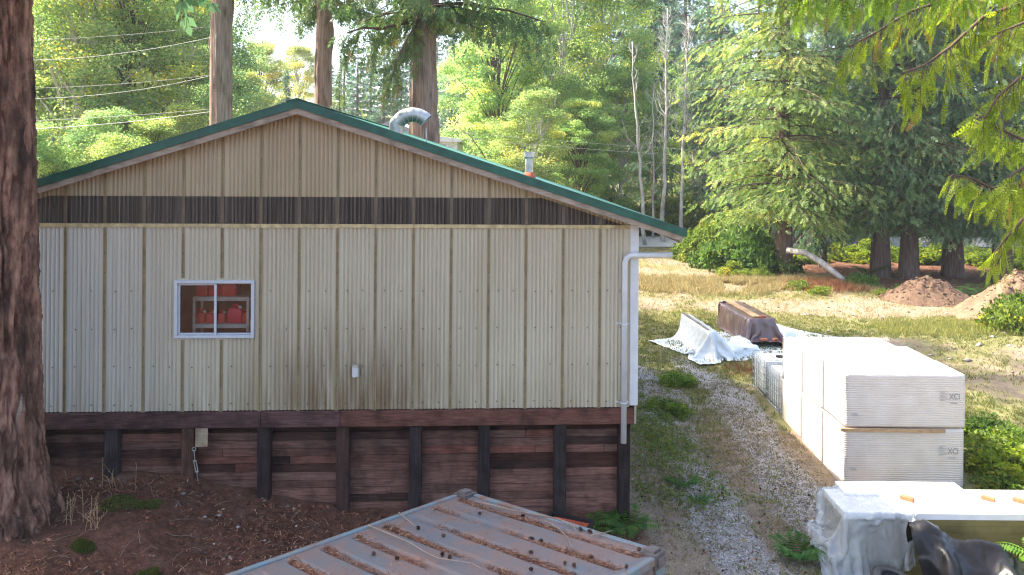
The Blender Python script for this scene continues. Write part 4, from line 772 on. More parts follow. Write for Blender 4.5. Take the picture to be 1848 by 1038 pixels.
def bark_trunk(zs, rf, seg, amp, kind, seed, flare=0., wob=.0):
    th = np.linspace(0, 2 * math.pi, seg, endpoint=False); TH, Z = np.meshgrid(th, zs); R0 = rf(Z); cx, sx = np.cos(TH), np.sin(TH)
    if kind == 'fir':
        w = (fbm(cx * 2.2 + seed, sx * 2.2, Z * 1.4) - .5) * .9; n1 = vnoise((cx + w * .3) * R0 * 17 + seed, (sx + w * .3) * R0 * 17, Z * 1.15 + w); n2 = vnoise(cx * R0 * 26 + seed, sx * R0 * 26, Z * 7 + 3 * w)
        rdg = np.abs(2 * n1 - 1); d = amp * (sstep(.05, .36, rdg) * .7 + .4 * np.round(n2 * 4) / 4 + .5 * (fbm(cx * R0 * 50, sx * R0 * 50, Z * 22) - .5))
    else:
        w = (fbm(cx * 2.2 + seed, sx * 2.2, Z * .7) - .5) * .5; n1 = vnoise((cx + w * .15) * R0 * 22 + seed, (sx + w * .15) * R0 * 22, Z * .55); n2 = vnoise(cx * R0 * 46, sx * R0 * 46, Z * 1.6 + 9); d = amp * (n1 + .5 * n2)
        kn = vnoise(cx * 3 + seed, sx * 3, Z * .7); d = d + amp * 2.2 * sstep(.72, .9, kn)
    base = sstep(zs[0] + 2.2, zs[0], Z); d = d + flare * base * base * (.5 + .5 * np.cos(TH * 5 + seed + 2 * fbm(cx, sx, Z)))
    Rr = R0 + d; V = np.stack([(Rr * cx + wob * np.sin(Z * .5)), (Rr * sx), Z], 2).reshape(-1, 3); n = seg; m_ = len(zs); idx = np.arange(n * m_).reshape(m_, n)
    nxt = np.roll(idx, -1, 1); F = np.stack([idx[:-1].ravel(), nxt[:-1].ravel(), nxt[1:].ravel(), idx[1:].ravel()], 1); fv = fbm(V[F[:, 0], 0] * 6, V[F[:, 0], 1] * 6, V[F[:, 0], 2] * 2)
    return mesh_np('trunk', V, F, True, rnd=fv)

# ------------------------------------------------------------------ the big fir at the left, the three cedar trunks behind the roof
zg = gz(-7.58, 11.3); fx, fy = -7.58, 11.3
fir = empty('fir_tree', 'big near fir trunk with deeply furrowed bark at the left frame edge', 'tree', (fx, fy, zg))
rf = lambda z: np.interp(z, [-.6, .0, .35, .75, 1.5, 3.4, 7.3, 22], [.86, .74, .64, .57, .52, .47, .36, .06])
zs = np.concatenate([np.arange(-.6, 8.4, .032), np.arange(8.4, 22, .6)]); link('trunk', bark_trunk(zs, rf, 280, .10, 'fir', 3, .10), fir, M['fir_bark'])
_, tm, cm_ = conifer(21, 22.5, rad=6.5, whorls=46, per=8, droop=.28, spray=1.0, T=T_LOW, hang=.6, step=.40, dens=2, only_crown=True, zb=9.3, pw=.8, trunk_r=.4)
link('branches', tm, fir); link('crown', cm_, fir, color=(.9, 1, .9, 1))
shade_fir = empty('fir_tree', 'unseen second fir added outside the left frame edge to shade the dirt', 'tree', (-14.2, 13.6, gz(-14.2, 13.6)), 2.1); shade_fir.scale = (1.05, 1.05, .92); part('trunk', MB().tube([(0, 0, -.3), (0, 0, 6), (.1, 0, 22)], [.6, .42, .06], 14), shade_fir, M['dark_bark'], smooth=True); link('branches', tm, shade_fir); link('crown', cm_, shade_fir, color=(.9, 1, .9, 1))  # unseen fir, added to keep the sun off the dirt
part('bark_scar', MB().prism([(.0, .0), (.045, .05), (.05, .55), (.025, .75), (-.01, .5)], -.02, .02), fir, M['grey_wood'], loc=(.46, -.26, 1.0), rot=(R(4), R(5), R(60)))
def cedar(u, d, r0, seed, zb, rad, label, H=30., v0=300, hang=1.5, droop=.42, amp=.035, spray=.65, whorls=24):
    p = at(u, v0, d); E = empty('cedar_tree', label, 'tree', (p.x, p.y, gz(p.x, p.y)))
    zs = np.concatenate([np.arange(-.3, 17, .09), np.arange(17.4, H, .8)]); link('trunk', bark_trunk(zs, lambda z: np.interp(z, [-.3, 1, 6, 14, H], [r0 * 1.9, r0 * 1.35, r0 * 1.08, r0 * .86, .08]), 120, amp, 'cedar', seed, .12, .05), E, M['cedar_bark'])
    _, tm, cm_ = conifer(seed, H, rad=rad, whorls=whorls, per=5, droop=droop, spray=spray, T=T_SOFT, hang=hang, step=.30, only_crown=True, zb=zb, pw=.45, skew=1.5, trunk_r=r0, mat='leaf_conifer', dens=4)
    link('branches', tm, E); link('crown', cm_, E, color=(1.15, 1.15, .75, 1)); return E
cedar(400, 27., .33, 31, 12.4, 2.8, 'cedar trunk with peeling grey bark rising left of the roof peak', hang=1.3)
cedar(584, 34., .33, 32, 12.6, 4.6, 'slimmer cedar trunk just right of the roof peak')
t3 = cedar(766, 29., .43, 33, 11.5, 5.0, 'thick reddish cedar trunk behind the curved exhaust duct', hang=1.6, whorls=26)
# a low bare limb with hanging sprays on the thick cedar
def hanging_branch(parent, pts, r0, seed, mat, T=T_MED, every=.12, lens=(.4, 1.0), spray=(.35, .6), sstep_=.1, color=None, bark='cedar_bark', spread=.35, name='branch'):
    r = np.random.RandomState(seed); inv = parent.matrix_world.inverted() if parent else Matrix(); pts = [Vector(p) for p in pts]; mb = MB(); mb.tube([inv @ p for p in pts], list(np.linspace(r0, r0 * .25, len(pts))), 7)
    P, D_, L_, B_ = [], [], [], []; bi = 0; tot = 0
    for a, b in zip(pts[:-1], pts[1:]):
        ln = (b - a).length; tg = (b - a).normalized()
        for t in np.arange(0, 1, every / ln):
            tot += 1; p = a.lerp(b, t); bi += 1; l = r.uniform(*lens) * (.45 + .55 * r.rand()); side = tg.cross(Vector((0, 0, 1))).normalized() * r.normal(0, spread); q = []
            for s in np.linspace(0, 1, 5): q.append(p + tg * .28 * l * math.sin(s * 1.5) + side * l * s + Vector((0, 0, -l * (.35 * s + .65 * s * s))))
            mb.tube([inv @ x for x in q], [.006, .005, .004, .003, .002], 4, cap=False)
            for s in np.arange(.1, 1.03, sstep_ / max(l, .2)):
                i = min(3, int(s * 4)); c = q[i].lerp(q[i + 1], min(1, s * 4 - i)); dd = (q[i + 1] - q[i]).normalized(); w = np.array(dd) * .75 + r.normal(0, .38, 3) + np.array([0, 0, -.35]); P.append(tuple(inv @ c)); D_.append(w); L_.append(r.uniform(*spray) * (1.05 - .3 * s)); B_.append(bi)
    P, D_, L_, B_ = map(np.array, (P, D_, L_, B_)); V, own = sprays(P, D_, L_, T, r, .15); hue = r.normal(.5, .16, bi + 1); rn = np.clip(hue[B_][own] + r.normal(0, .13, len(own)), 0, .97); rn[np.isin(own, np.where(r.rand(len(P)) < .025)[0])] = 1.
    bo = link(name, mb.mesh(name, True), parent, M[bark]); me = mesh_np('sprays', V, quads(V), rnd=rn); link('sprays', me, bo, M[mat], color=color or (1, 1, 1, 1)); return bo
bpy.context.view_layer.update()
hanging_branch(t3, [at(765, 36, 29), at(725, 42, 28.4), at(688, 52, 27.8), at(655, 50, 27.2), at(625, 60, 27)], .09, 51, 'leaf_conifer', lens=(1.2, 3.2), spray=(.28, .55), every=.13, sstep_=.13, color=(1.15, 1.1, .7, 1))
hanging_branch(t3, [at(765, 20, 29), at(735, 70, 27.5), at(715, 110, 27), at(705, 150, 26.8)], .05, 52, 'leaf_conifer', lens=(.8, 1.8), spray=(.28, .55), every=.15, sstep_=.13, color=(1.15, 1.1, .7, 1))
hanging_branch(t3, [at(775, 10, 29), at(840, 6, 28.4), at(920, 20, 28), at(985, 40, 27.6)], .08, 53, 'leaf_conifer', lens=(.9, 2.2), spray=(.28, .55), every=.15, sstep_=.14, color=(1.0, 1.05, .75, 1))

# ------------------------------------------------------------------ the cedar whose boughs hang into the upper right of the view
cr = empty('cedar_tree', 'near cedar whose bright drooping boughs hang in at the upper right', 'tree', (8.9, 10.8, gz(8.9, 10.8)))
zs = np.concatenate([np.arange(-.3, 12, .1), np.arange(12.4, 24, .8)]); link('trunk', bark_trunk(zs, lambda z: np.interp(z, [-.3, 1, 10, 24], [.6, .42, .3, .05]), 100, .03, 'cedar', 44, .1), cr, M['cedar_bark'])
bpy.context.view_layer.update()
trk = lambda z: Vector((8.9, 10.8, z))
BR = [([trk(9.3), at(1850, -40, 10.4), at(1740, -12, 10), at(1640, 22, 9.8), at(1575, 62, 9.7), at(1532, 84, 9.6)], (.25, .62), 1), ([trk(9.0), at(1860, 0, 10.2), at(1775, 30, 9.8), at(1715, 85, 9.5), at(1668, 118, 9.4), at(1628, 132, 9.3)], (.3, .75), 2),
      ([trk(9.2), at(1880, -60, 9.6), at(1800, -50, 9.2), at(1700, -40, 9.0), at(1600, -30, 8.9), at(1480, -30, 8.8), at(1390, -25, 8.8)], (.25, .6), 3), ([trk(8.6), at(1900, 20, 9.2), at(1850, 40, 8.9), at(1800, 60, 8.7)], (.3, .7), 4),
      ([trk(8.0), at(1900, 130, 9.8), at(1840, 140, 9.6), at(1800, 175, 9.5), at(1775, 215, 9.4)], (.25, .55), 5), ([trk(7.4), at(1905, 240, 10.2), at(1845, 252, 10), at(1790, 226, 9.9), at(1758, 204, 9.8)], (.22, .5), 6),
      ([trk(6.7), at(1900, 320, 10.2), at(1850, 330, 10), at(1790, 340, 9.9), at(1750, 320, 9.8), at(1718, 316, 9.7)], (.25, .6), 7), ([trk(6.0), at(1900, 380, 9.8), at(1850, 390, 9.6), at(1815, 430, 9.5), at(1795, 455, 9.4)], (.3, .6), 8), ([trk(7.0), at(1895, 300, 9.4), at(1850, 300, 9.2), at(1820, 320, 9.1)], (.3, .7), 9),
      ([trk(9.6), at(1820, -70, 11), at(1700, -40, 11), at(1560, -10, 11), at(1440, 5, 11)], (.2, .5), 10)]
for pts, ln, sd in BR: hanging_branch(cr, pts, .03, 60 + sd, 'leaf_cedar', T=T_FINE, every=.058, lens=ln, spray=(.17, .38), sstep_=.075, color=(1, 1, 1, 1) if sd not in (3, 10) else (.75, .9, .9, 1), spread=.28)

# ------------------------------------------------------------------ woodland: a few tree meshes, set out one by one
BT = [broad_tree(101, 24., 5.2, .12, 52000, .2, 170), broad_tree(102, 24., 4.6, .1, 52000, .2, 170), broad_tree(105, 24., 5.6, .14, 52000, .2, 170)]
CT = [conifer(111, 26., .06, 4.2, 40, 6, .32, .8, T_MED), conifer(112, 26., .05, 3.6, 42, 6, .45, .8, T_MED, 1.0), conifer(113, 26., .08, 3.0, 40, 6, .25, .8, T_LOW, .5)]
KT = [conifer(121, 30., .0, 6.0, 50, 6, .34, .55, T_SOFT, .7, .40, .46, zb=3.9, pw=.6, bark='dark_bark', dens=6, skew=1.7, fluff=1.), conifer(122, 30., .0, 5.2, 42, 6, .5, .55, T_SOFT, 1.0, .42, .5, zb=3.5, pw=.5, bark='dark_bark', dens=6, skew=1.6, fluff=1.)]
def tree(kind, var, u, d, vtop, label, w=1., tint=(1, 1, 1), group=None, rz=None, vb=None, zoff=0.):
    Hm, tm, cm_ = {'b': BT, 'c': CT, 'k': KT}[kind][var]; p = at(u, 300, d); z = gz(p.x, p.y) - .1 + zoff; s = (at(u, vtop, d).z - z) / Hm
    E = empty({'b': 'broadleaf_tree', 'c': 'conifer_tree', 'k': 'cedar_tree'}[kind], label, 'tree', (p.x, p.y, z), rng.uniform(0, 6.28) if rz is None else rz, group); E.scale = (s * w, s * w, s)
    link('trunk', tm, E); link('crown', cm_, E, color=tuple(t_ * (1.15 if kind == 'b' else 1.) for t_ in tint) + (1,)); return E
LW = 'leafy trees behind the left of the roof'; MW = 'leafy trees beyond the road'; RW = 'tall cedars at the right'; FW = 'distant hillside trees'; CW_ = 'conifers beyond the road'
for a in (('b', 0, 105, 43, -120, 'pale green leafy tree closest to the near fir trunk on the right', 1.15, (1.25, 1.25, 1.05), LW), ('b', 1, 225, 47, -140, 'tall leafy tree with yellowing leaves crossed by the power lines', 1.2, (1.4, 1.35, .9), LW), ('b', 2, 318, 52, -60, 'darker leafy tree just left of the peeling cedar trunk', 1.0, (1.0, 1.1, 1.0), LW), ('b', 2, 20, 50, -100, 'leafy tree mostly hidden behind the near fir trunk', 1.2, (1, 1, .9), LW),
          ('b', 0, 160, 36, 200, 'low bushy green tree under the power lines at the left', 1.2, (1.1, 1.2, 1.0), LW), ('b', 1, 290, 38, 215, 'low leafy tree above the left roof slope', 1.2, (1.05, 1.05, .8), LW), ('b', 1, 70, 34, 225, 'low leafy tree by the fir trunk above the left eave', 1.2, (1.05, 1.2, 1.0), LW),
          ('b', 2, 225, 35, 245, 'small leafy tree in the middle above the left roof slope', 1.3, (1.2, 1.2, .9), LW), ('b', 0, 335, 40, 190, 'small yellowish leafy tree against the peeling cedar trunk', 1.1, (1.4, 1.25, .8), LW),
          ('b', 1, 480, 100, 78, 'distant pale yellow tree left in the gap under the open sky', 1.0, (1.5, 1.25, .9), FW), ('b', 0, 545, 108, 88, 'distant pale yellow tree right in the gap under the open sky', 1.1, (1.5, 1.25, .9), FW), ('b', 2, 440, 92, 120, 'distant rounded tree beside the peeling cedar trunk', 1.0, (1.3, 1.15, .8), FW),
          ('c', 0, 515, 84, 125, 'dark distant conifer in the middle of the sky gap', .9, (.8, .9, 1), FW), ('c', 1, 612, 62, 152, 'small pale young conifer peeking over the roof right of its peak', 1.2, (1.5, 1.35, 1.1), FW),
          ('b', 1, 905, 62, -60, 'leafy tree right of the hanging cedar boughs over the roof', 1.0, (1.35, 1.4, 1.1), MW), ('b', 0, 985, 66, -90, 'tall pale leafy tree in the middle beyond the road', 1.0, (1.45, 1.45, 1.1), MW), ('b', 2, 1075, 70, -110, 'tallest yellow-green leafy tree left of the white snags', .95, (1.5, 1.45, 1.0), MW),
          ('b', 2, 860, 78, 60, 'grey-green leafy tree behind the thick cedar trunk', 1.0, (1.2, 1.3, 1.2), MW), ('b', 0, 945, 55, 165, 'low broad leafy tree behind the small roof flue', 1.2, (1.2, 1.15, .9), MW), ('b', 1, 1040, 58, 180, 'low leafy tree above the right roof slope', 1.2, (1.2, 1.3, 1.0), MW), ('b', 2, 1120, 66, 120, 'leafy tree at the foot of the leaning white snag', 1.2, (1.2, 1.3, .95), MW),
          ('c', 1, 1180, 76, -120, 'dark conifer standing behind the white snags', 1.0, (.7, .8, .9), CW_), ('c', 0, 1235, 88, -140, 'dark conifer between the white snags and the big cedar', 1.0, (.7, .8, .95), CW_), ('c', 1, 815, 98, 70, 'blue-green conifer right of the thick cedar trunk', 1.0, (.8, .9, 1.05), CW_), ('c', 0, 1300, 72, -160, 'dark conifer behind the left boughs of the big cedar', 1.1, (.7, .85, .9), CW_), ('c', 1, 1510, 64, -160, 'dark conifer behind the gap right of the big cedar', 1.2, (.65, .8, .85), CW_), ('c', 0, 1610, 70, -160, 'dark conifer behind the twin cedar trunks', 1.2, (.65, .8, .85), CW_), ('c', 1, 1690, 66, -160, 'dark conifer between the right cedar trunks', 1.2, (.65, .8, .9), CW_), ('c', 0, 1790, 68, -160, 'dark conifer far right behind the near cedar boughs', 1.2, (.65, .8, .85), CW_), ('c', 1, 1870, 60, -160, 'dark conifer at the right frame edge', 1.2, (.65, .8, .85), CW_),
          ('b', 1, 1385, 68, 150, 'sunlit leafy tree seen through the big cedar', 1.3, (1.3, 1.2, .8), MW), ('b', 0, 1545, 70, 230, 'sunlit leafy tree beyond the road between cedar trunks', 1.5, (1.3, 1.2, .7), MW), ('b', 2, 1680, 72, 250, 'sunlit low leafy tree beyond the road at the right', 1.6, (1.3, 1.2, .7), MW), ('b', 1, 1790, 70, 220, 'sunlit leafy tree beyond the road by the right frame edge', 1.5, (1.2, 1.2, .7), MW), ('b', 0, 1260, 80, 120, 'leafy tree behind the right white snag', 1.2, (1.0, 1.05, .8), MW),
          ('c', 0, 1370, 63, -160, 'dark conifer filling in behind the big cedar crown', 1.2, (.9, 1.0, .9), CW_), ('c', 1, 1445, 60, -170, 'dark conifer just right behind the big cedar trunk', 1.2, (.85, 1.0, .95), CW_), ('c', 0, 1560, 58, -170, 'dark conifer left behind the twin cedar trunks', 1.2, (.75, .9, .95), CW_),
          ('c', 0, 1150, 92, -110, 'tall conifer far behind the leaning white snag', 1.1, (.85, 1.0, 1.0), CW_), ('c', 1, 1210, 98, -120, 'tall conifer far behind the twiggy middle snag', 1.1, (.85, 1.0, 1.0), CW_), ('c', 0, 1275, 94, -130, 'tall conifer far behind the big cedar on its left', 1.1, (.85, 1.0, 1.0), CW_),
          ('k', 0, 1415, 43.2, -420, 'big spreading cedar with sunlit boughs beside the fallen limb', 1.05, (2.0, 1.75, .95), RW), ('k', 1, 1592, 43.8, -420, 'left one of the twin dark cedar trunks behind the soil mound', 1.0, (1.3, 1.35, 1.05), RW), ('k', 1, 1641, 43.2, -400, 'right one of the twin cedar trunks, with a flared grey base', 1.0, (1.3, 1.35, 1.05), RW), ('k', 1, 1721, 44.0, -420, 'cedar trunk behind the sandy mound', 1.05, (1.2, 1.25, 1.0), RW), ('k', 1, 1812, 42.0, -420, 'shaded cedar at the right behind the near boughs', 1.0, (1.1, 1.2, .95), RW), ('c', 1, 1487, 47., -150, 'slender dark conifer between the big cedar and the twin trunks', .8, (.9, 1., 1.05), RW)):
    tree(*a)
rs = np.random.RandomState(77)
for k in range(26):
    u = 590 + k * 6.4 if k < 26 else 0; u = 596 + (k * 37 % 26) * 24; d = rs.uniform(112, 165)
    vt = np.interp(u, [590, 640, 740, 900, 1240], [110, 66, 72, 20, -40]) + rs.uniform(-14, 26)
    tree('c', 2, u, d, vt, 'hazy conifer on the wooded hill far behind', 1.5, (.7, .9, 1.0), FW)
for u, d, vt, lab in ((40, 62, -120, 'dark leafy tree filling in behind the near fir trunk'), (170, 64, -130, 'dark leafy tree deep behind the upper left cables'), (285, 66, -110, 'dark leafy tree deep left of the peeling cedar trunk'), (365, 70, 20, 'leafy tree directly behind the peeling cedar trunk')): tree('b', 2, u, d, vt, lab, 1.25, (1.05, 1.15, 1.0), LW)
for u, d, vt, q in ((60, 75, -80, 'nearest the fir trunk'), (150, 72, -90, 'under the upper cables'), (250, 78, -80, 'left of the darker leafy tree'), (340, 75, -20, 'left of the peeling cedar'), (395, 80, 30, 'behind the peeling cedar')): tree('c', 2, u, d, vt, 'dark conifer behind the left leafy trees, ' + q, 1.2, (.7, .85, .85), FW)
# flared bases on the cedars by the mounds
# bare pale snags
def snag(u, v, d, vt, lean, seed, label, r0=.16, bushy=1.):
    r = np.random.RandomState(seed); p = at(u, v, d); z0 = gz(p.x, p.y); H = at(u, vt, d).z - z0; E = empty('dead_tree', label, 'tree', (p.x, p.y, z0), 0, 'bare white dead trees'); n = 12
    tp = [Vector((lean * H * (i / n) + r.normal(0, .06), r.normal(0, .06), H * i / n - (.2 if i == 0 else 0))) for i in range(n + 1)]; part('trunk', MB().tube(tp, list(np.linspace(r0, .03, n + 1)), 8), E, M['pale_bark'], smooth=True); bm_ = MB()
    for k in range(int(34 * bushy)):
        f = r.uniform(.42, .98); i = min(n - 1, int(f * n)); b = tp[i].lerp(tp[i + 1], f * n - i); a = r.uniform(0, 6.28); l = r.uniform(.6, 2.2) * (1.25 - f); m_ = b + Vector((math.cos(a) * l * .5, math.sin(a) * l * .5, l * .45)); e = b + Vector((math.cos(a) * l * .75, math.sin(a) * l * .75, l * 1.3)); bm_.tube([b, m_, e], [.04 * (1.2 - f) + .015, .025, .01], 5, cap=False)
        for _ in range(3): q = m_.lerp(e, r.rand()); bm_.tube([q, q + Vector((r.normal(0, .35), r.normal(0, .35), r.uniform(.2, .7)))], [.013, .006], 4, cap=False)
    part('branches', bm_, E, M['pale_bark'], smooth=True)
snag(1163, 345, 58, 75, -.07, 1, 'leaning white snag on the left of the bare trees', .15, .4); snag(1198, 340, 60, 15, .01, 2, 'tall bare white snag with a twiggy top in the middle', .17, 1.6); snag(1228, 345, 61, 30, .03, 3, 'bare white snag next to the big cedar', .15, 1.6); snag(1180, 340, 63, 150, -.01, 4, 'thin short white snag behind the leaning one', .1, .5)

# ------------------------------------------------------------------ shrubs, ferns
def shrub_mesh(seed, n=5200, leaf=.11, mat='leaf_shrub', flat=.75):
    r = np.random.RandomState(seed); nc = 30; a = r.uniform(0, 6.28, nc); q = np.sqrt(r.rand(nc)); c = np.stack([np.cos(a) * q, np.sin(a) * q, (1 - q * q * .7) * r.uniform(.25, .95, nc) * flat * 1.3], 1); ci = r.randint(0, nc, n); off = unit_rows(r.normal(size=(n, 3))) * (r.rand(n, 1) ** .5) * .30
    P = c[ci] + off; P[:, 2] = np.abs(P[:, 2]); D_ = unit_rows(off * 2 + r.normal(size=off.shape) * .6 + np.array([0, 0, .15])); V = leaves(P, D_, leaf * r.uniform(.6, 1.4, n), leaf * .7 * r.uniform(.7, 1.2, n), r); hue = r.normal(.5, .18, nc); me = mesh_np('foliage', V, quads(V), rnd=np.clip(hue[ci] + r.normal(0, .16, n), 0, 1)); me.materials.append(M[mat])
    mb = MB()
    for k in range(10): mb.tube([(0, 0, -.05), tuple(c[k] * np.array([.4, .4, .6])), tuple(c[k])], [.02, .014, .006], 4, cap=False)
    s = mb.mesh('stems', True); s.materials.append(M['dark_bark']); return me, s
SH = [shrub_mesh(1), shrub_mesh(2), shrub_mesh(3, 3600, .14), shrub_mesh(4, 1500, .16)]
def shrub(var, u, v, sx, sz, label, tint=(1, 1, 1), group=None, z=0., d=None):
    p = gp(u, v, z) if d is None else at(u, v, d); E = empty('shrub', label, 'shrub', (p.x, p.y, gz(p.x, p.y) - .03), rng.uniform(0, 6.28), group); E.scale = (sx, sx, sz); link('foliage', SH[var][0], E, color=tint + (1,)); link('stems', SH[var][1], E)
UG = 'undergrowth below the big cedar'; RB = 'bright bushes across the road'
for i, (u, v, s, h, t, lab) in enumerate(((1262, 470, 1.5, 1.8, (1.2, 1.15, .9), 'leftmost pale shrub of the thicket by the eave'), (1300, 488, 1.6, 2.0, (.8, .95, .9), 'dark green shrub low in the thicket left of the big cedar'), (1345, 492, 1.7, 2.3, (.7, .9, .85), 'dark leafy shrub in front of the big cedar boughs'), (1385, 497, 1.5, 1.8, (.75, .9, .85), 'shrub right before the big cedar trunk'), (1290, 455, 1.8, 2.6, (1.3, 1.2, .95), 'pale tall shrub behind the thicket near the road'), (1335, 460, 2.0, 3.0, (.9, 1.0, .9), 'tall shrub behind the thicket left of the big cedar'), (1320, 500, .8, .8, (1.5, 1.3, 1.0), 'small pale shrub at the front edge of the thicket'), (1365, 505, .8, .7, (1.3, 1.2, .9), 'small light green shrub at the thicket foot'))): shrub(i % 3, u, v, s, h, lab, t, UG)
for i, (u, d, s, h) in enumerate(((1075, 67.5, 2.6, 3.6), (1120, 68, 2.4, 3.0), (1165, 67.5, 2.5, 2.6), (1208, 68, 2.6, 2.8), (1255, 69, 2.6, 3.0), (1035, 68, 2.6, 3.8))): shrub(i % 3, u, 400, s, h, 'bright yellow-green bush across the road, ' + ('behind the middle of the right roof slope', 'above the lower right roof slope', 'just above the eave end', 'right over the eave tip', 'at the foot of the right snag', 'left end, over the small flue')[i], (1.7, 1.45, .9), RB, d=d)
for i, (u, d) in enumerate(((1450, 50), (1500, 52), (1545, 50.5), (1570, 53), (1620, 51), (1665, 50), (1690, 52.5), (1745, 51), (1780, 49), (1830, 48))): shrub(i % 3, u, 440, 1.5, .85 + .2 * (i % 2), 'yellow-green undergrowth bush ' + ('right of the big cedar trunk', 'below the slender conifer', 'left of the twin cedar trunks', 'just left behind the twin trunks', 'between the twin trunks', 'right behind the twin trunks', 'left of the third cedar trunk', 'right of the third cedar trunk', 'behind the near boughs', 'at the right frame edge')[i] + ' by the road', (1.25, 1.15, .6), 'bushes between cedars and road', d=d)
for (u, v, s, h, t, lab, z) in ((1822, 598, .9, 1.1, (1.2, 1.1, .8), 'shrub on the sandy bank at the right frame edge', .2), (1850, 575, 1.2, 1.5, (1.0, 1.0, .7), 'taller shrub on the bank at the right frame edge', .4), (1785, 820, .8, .55, (1.25, 1.15, .8), 'low green shrub right of the foam bundles', .0), (1830, 840, .8, .6, (1.6, 1.4, .7), 'sunny yellow-green shrub right of the foam bundles', .1), (1790, 770, .7, .5, (.9, 1.0, .8), 'green shrub on the slope behind the foam bundles', .1), (1835, 790, .7, .5, (1.2, 1.2, .7), 'low shrub at the right edge level with the foam bundles', .2), (1832, 870, .7, .35, (1.0, 1.0, .6), 'dry low shrub behind the foam stack at the right edge', .0), (1558, 520, .8, .8, (.9, 1.1, 1.0), 'green shrub at the foot of the fallen limb', 0), (1480, 532, .5, .45, (1.2, 1.15, .7), 'straggly shrub in the dry grass left of the limb foot', 0), (1440, 522, .6, .5, (1.0, 1.1, .8), 'green shrub below the big cedar at the clearing edge', 0), (1635, 528, .6, .45, (.9, 1.05, .9), 'low shrub before the left end of the soil mound', 0), (1600, 535, .5, .4, (1.2, 1.2, .9), 'small pale shrub beside the path by the soil mound', 0), (1225, 690, .55, .35, (1.1, 1.2, .9), 'leafy weed patch left in the driveway', 0), (1200, 740, .6, .3, (1.0, 1.1, .8), 'leafy weed clump by the workshop corner', .1)): shrub(3 if s < 1 else 1, u, v, s, h, lab, t, None, z)
def fern(x, y, n, ln, label, seed, tint=(1, 1, 1), lift=.8, z=None):
    r = np.random.RandomState(seed); E = empty('fern', label, 'fern', (x, y, (gz(x, y) if z is None else z)), 0, 'ferns')
    for k in range(n):
        a = 2 * math.pi * k / n + r.normal(0, .2); l = ln * r.uniform(.7, 1.1); up = lift * r.uniform(.7, 1.15); m_ = 15; ts = np.linspace(.12, 1, m_); d = np.array([math.cos(a), math.sin(a), 0]); s = np.array([-math.sin(a), math.cos(a), 0])
        ax = lambda t: d * l * .85 * t + np.array([0, 0, 1]) * l * (up * t - (up + .15) * .62 * t * t); P, D_ = [], []
        for t in ts:
            for q in (-1, 1): P.append(ax(t)); D_.append(s * q + d * .35 + np.array([0, 0, -.1]))
        P, D_ = np.array(P), unit_rows(np.array(D_)); L_ = np.repeat(l * .26 * np.sin(np.clip(ts * .9 + .12, 0, 1) * math.pi) ** .8 + .01, 2); S_ = np.array([d] * len(P)); N_ = np.cross(D_, S_)
        V = np.stack([P, P + D_ * L_[:, None] * .45 + S_ * L_[:, None] * .13, P + D_ * L_[:, None] + np.array([0, 0, -.03]), P + D_ * L_[:, None] * .45 - S_ * L_[:, None] * .13], 1).reshape(-1, 3)
        link('frond', mesh_np('frond', V, quads(V), rnd=np.clip(r.normal(.5, .2, len(P)), 0, 1)), E, M['fern'], color=tint + (1,))
p = gp(1130, 962, .35); fern(p.x, p.y - .05, 11, .75, 'green fern between the container and the workshop corner', 1, (1.3, 1.2, 1.1)); p = gp(1090, 958, .45); fern(p.x, p.y, 7, .5, 'smaller fern left of the fern behind the container', 2, (1.1, 1.1, .9))
p = gp(1440, 1025, -.15); fern(p.x, p.y, 12, .7, 'feathery fern left of the clear plastic sheet', 3, (1.0, 1.15, .95), 1.1); p = gp(1570, 498, 0); fern(p.x, p.y, 9, 1.5, 'fern in front of the left twin cedar trunk', 4, (.9, 1.1, 1.1), 1.2); p = gp(1760, 520, .4); fern(p.x, p.y, 9, 1.4, 'fern behind the gap between the two mounds', 5, (.9, 1.1, 1.1), 1.0); p = gp(1232, 900, -.05); fern(p.x, p.y, 9, .42, 'small fern in the middle of the driveway', 6, (.9, 1.1, .9), 1.0); p = gp(1262, 925, -.05); fern(p.x, p.y, 7, .3, 'tiny fern in front of the small driveway fern', 7, (.9, 1.2, 1.1), .8)
p = gp(1880, 1010, .5); fern(p.x, p.y, 9, .8, 'pale fern reaching in at the lower right frame edge', 8, (2.0, 1.7, 1.0), .9, z=.45)
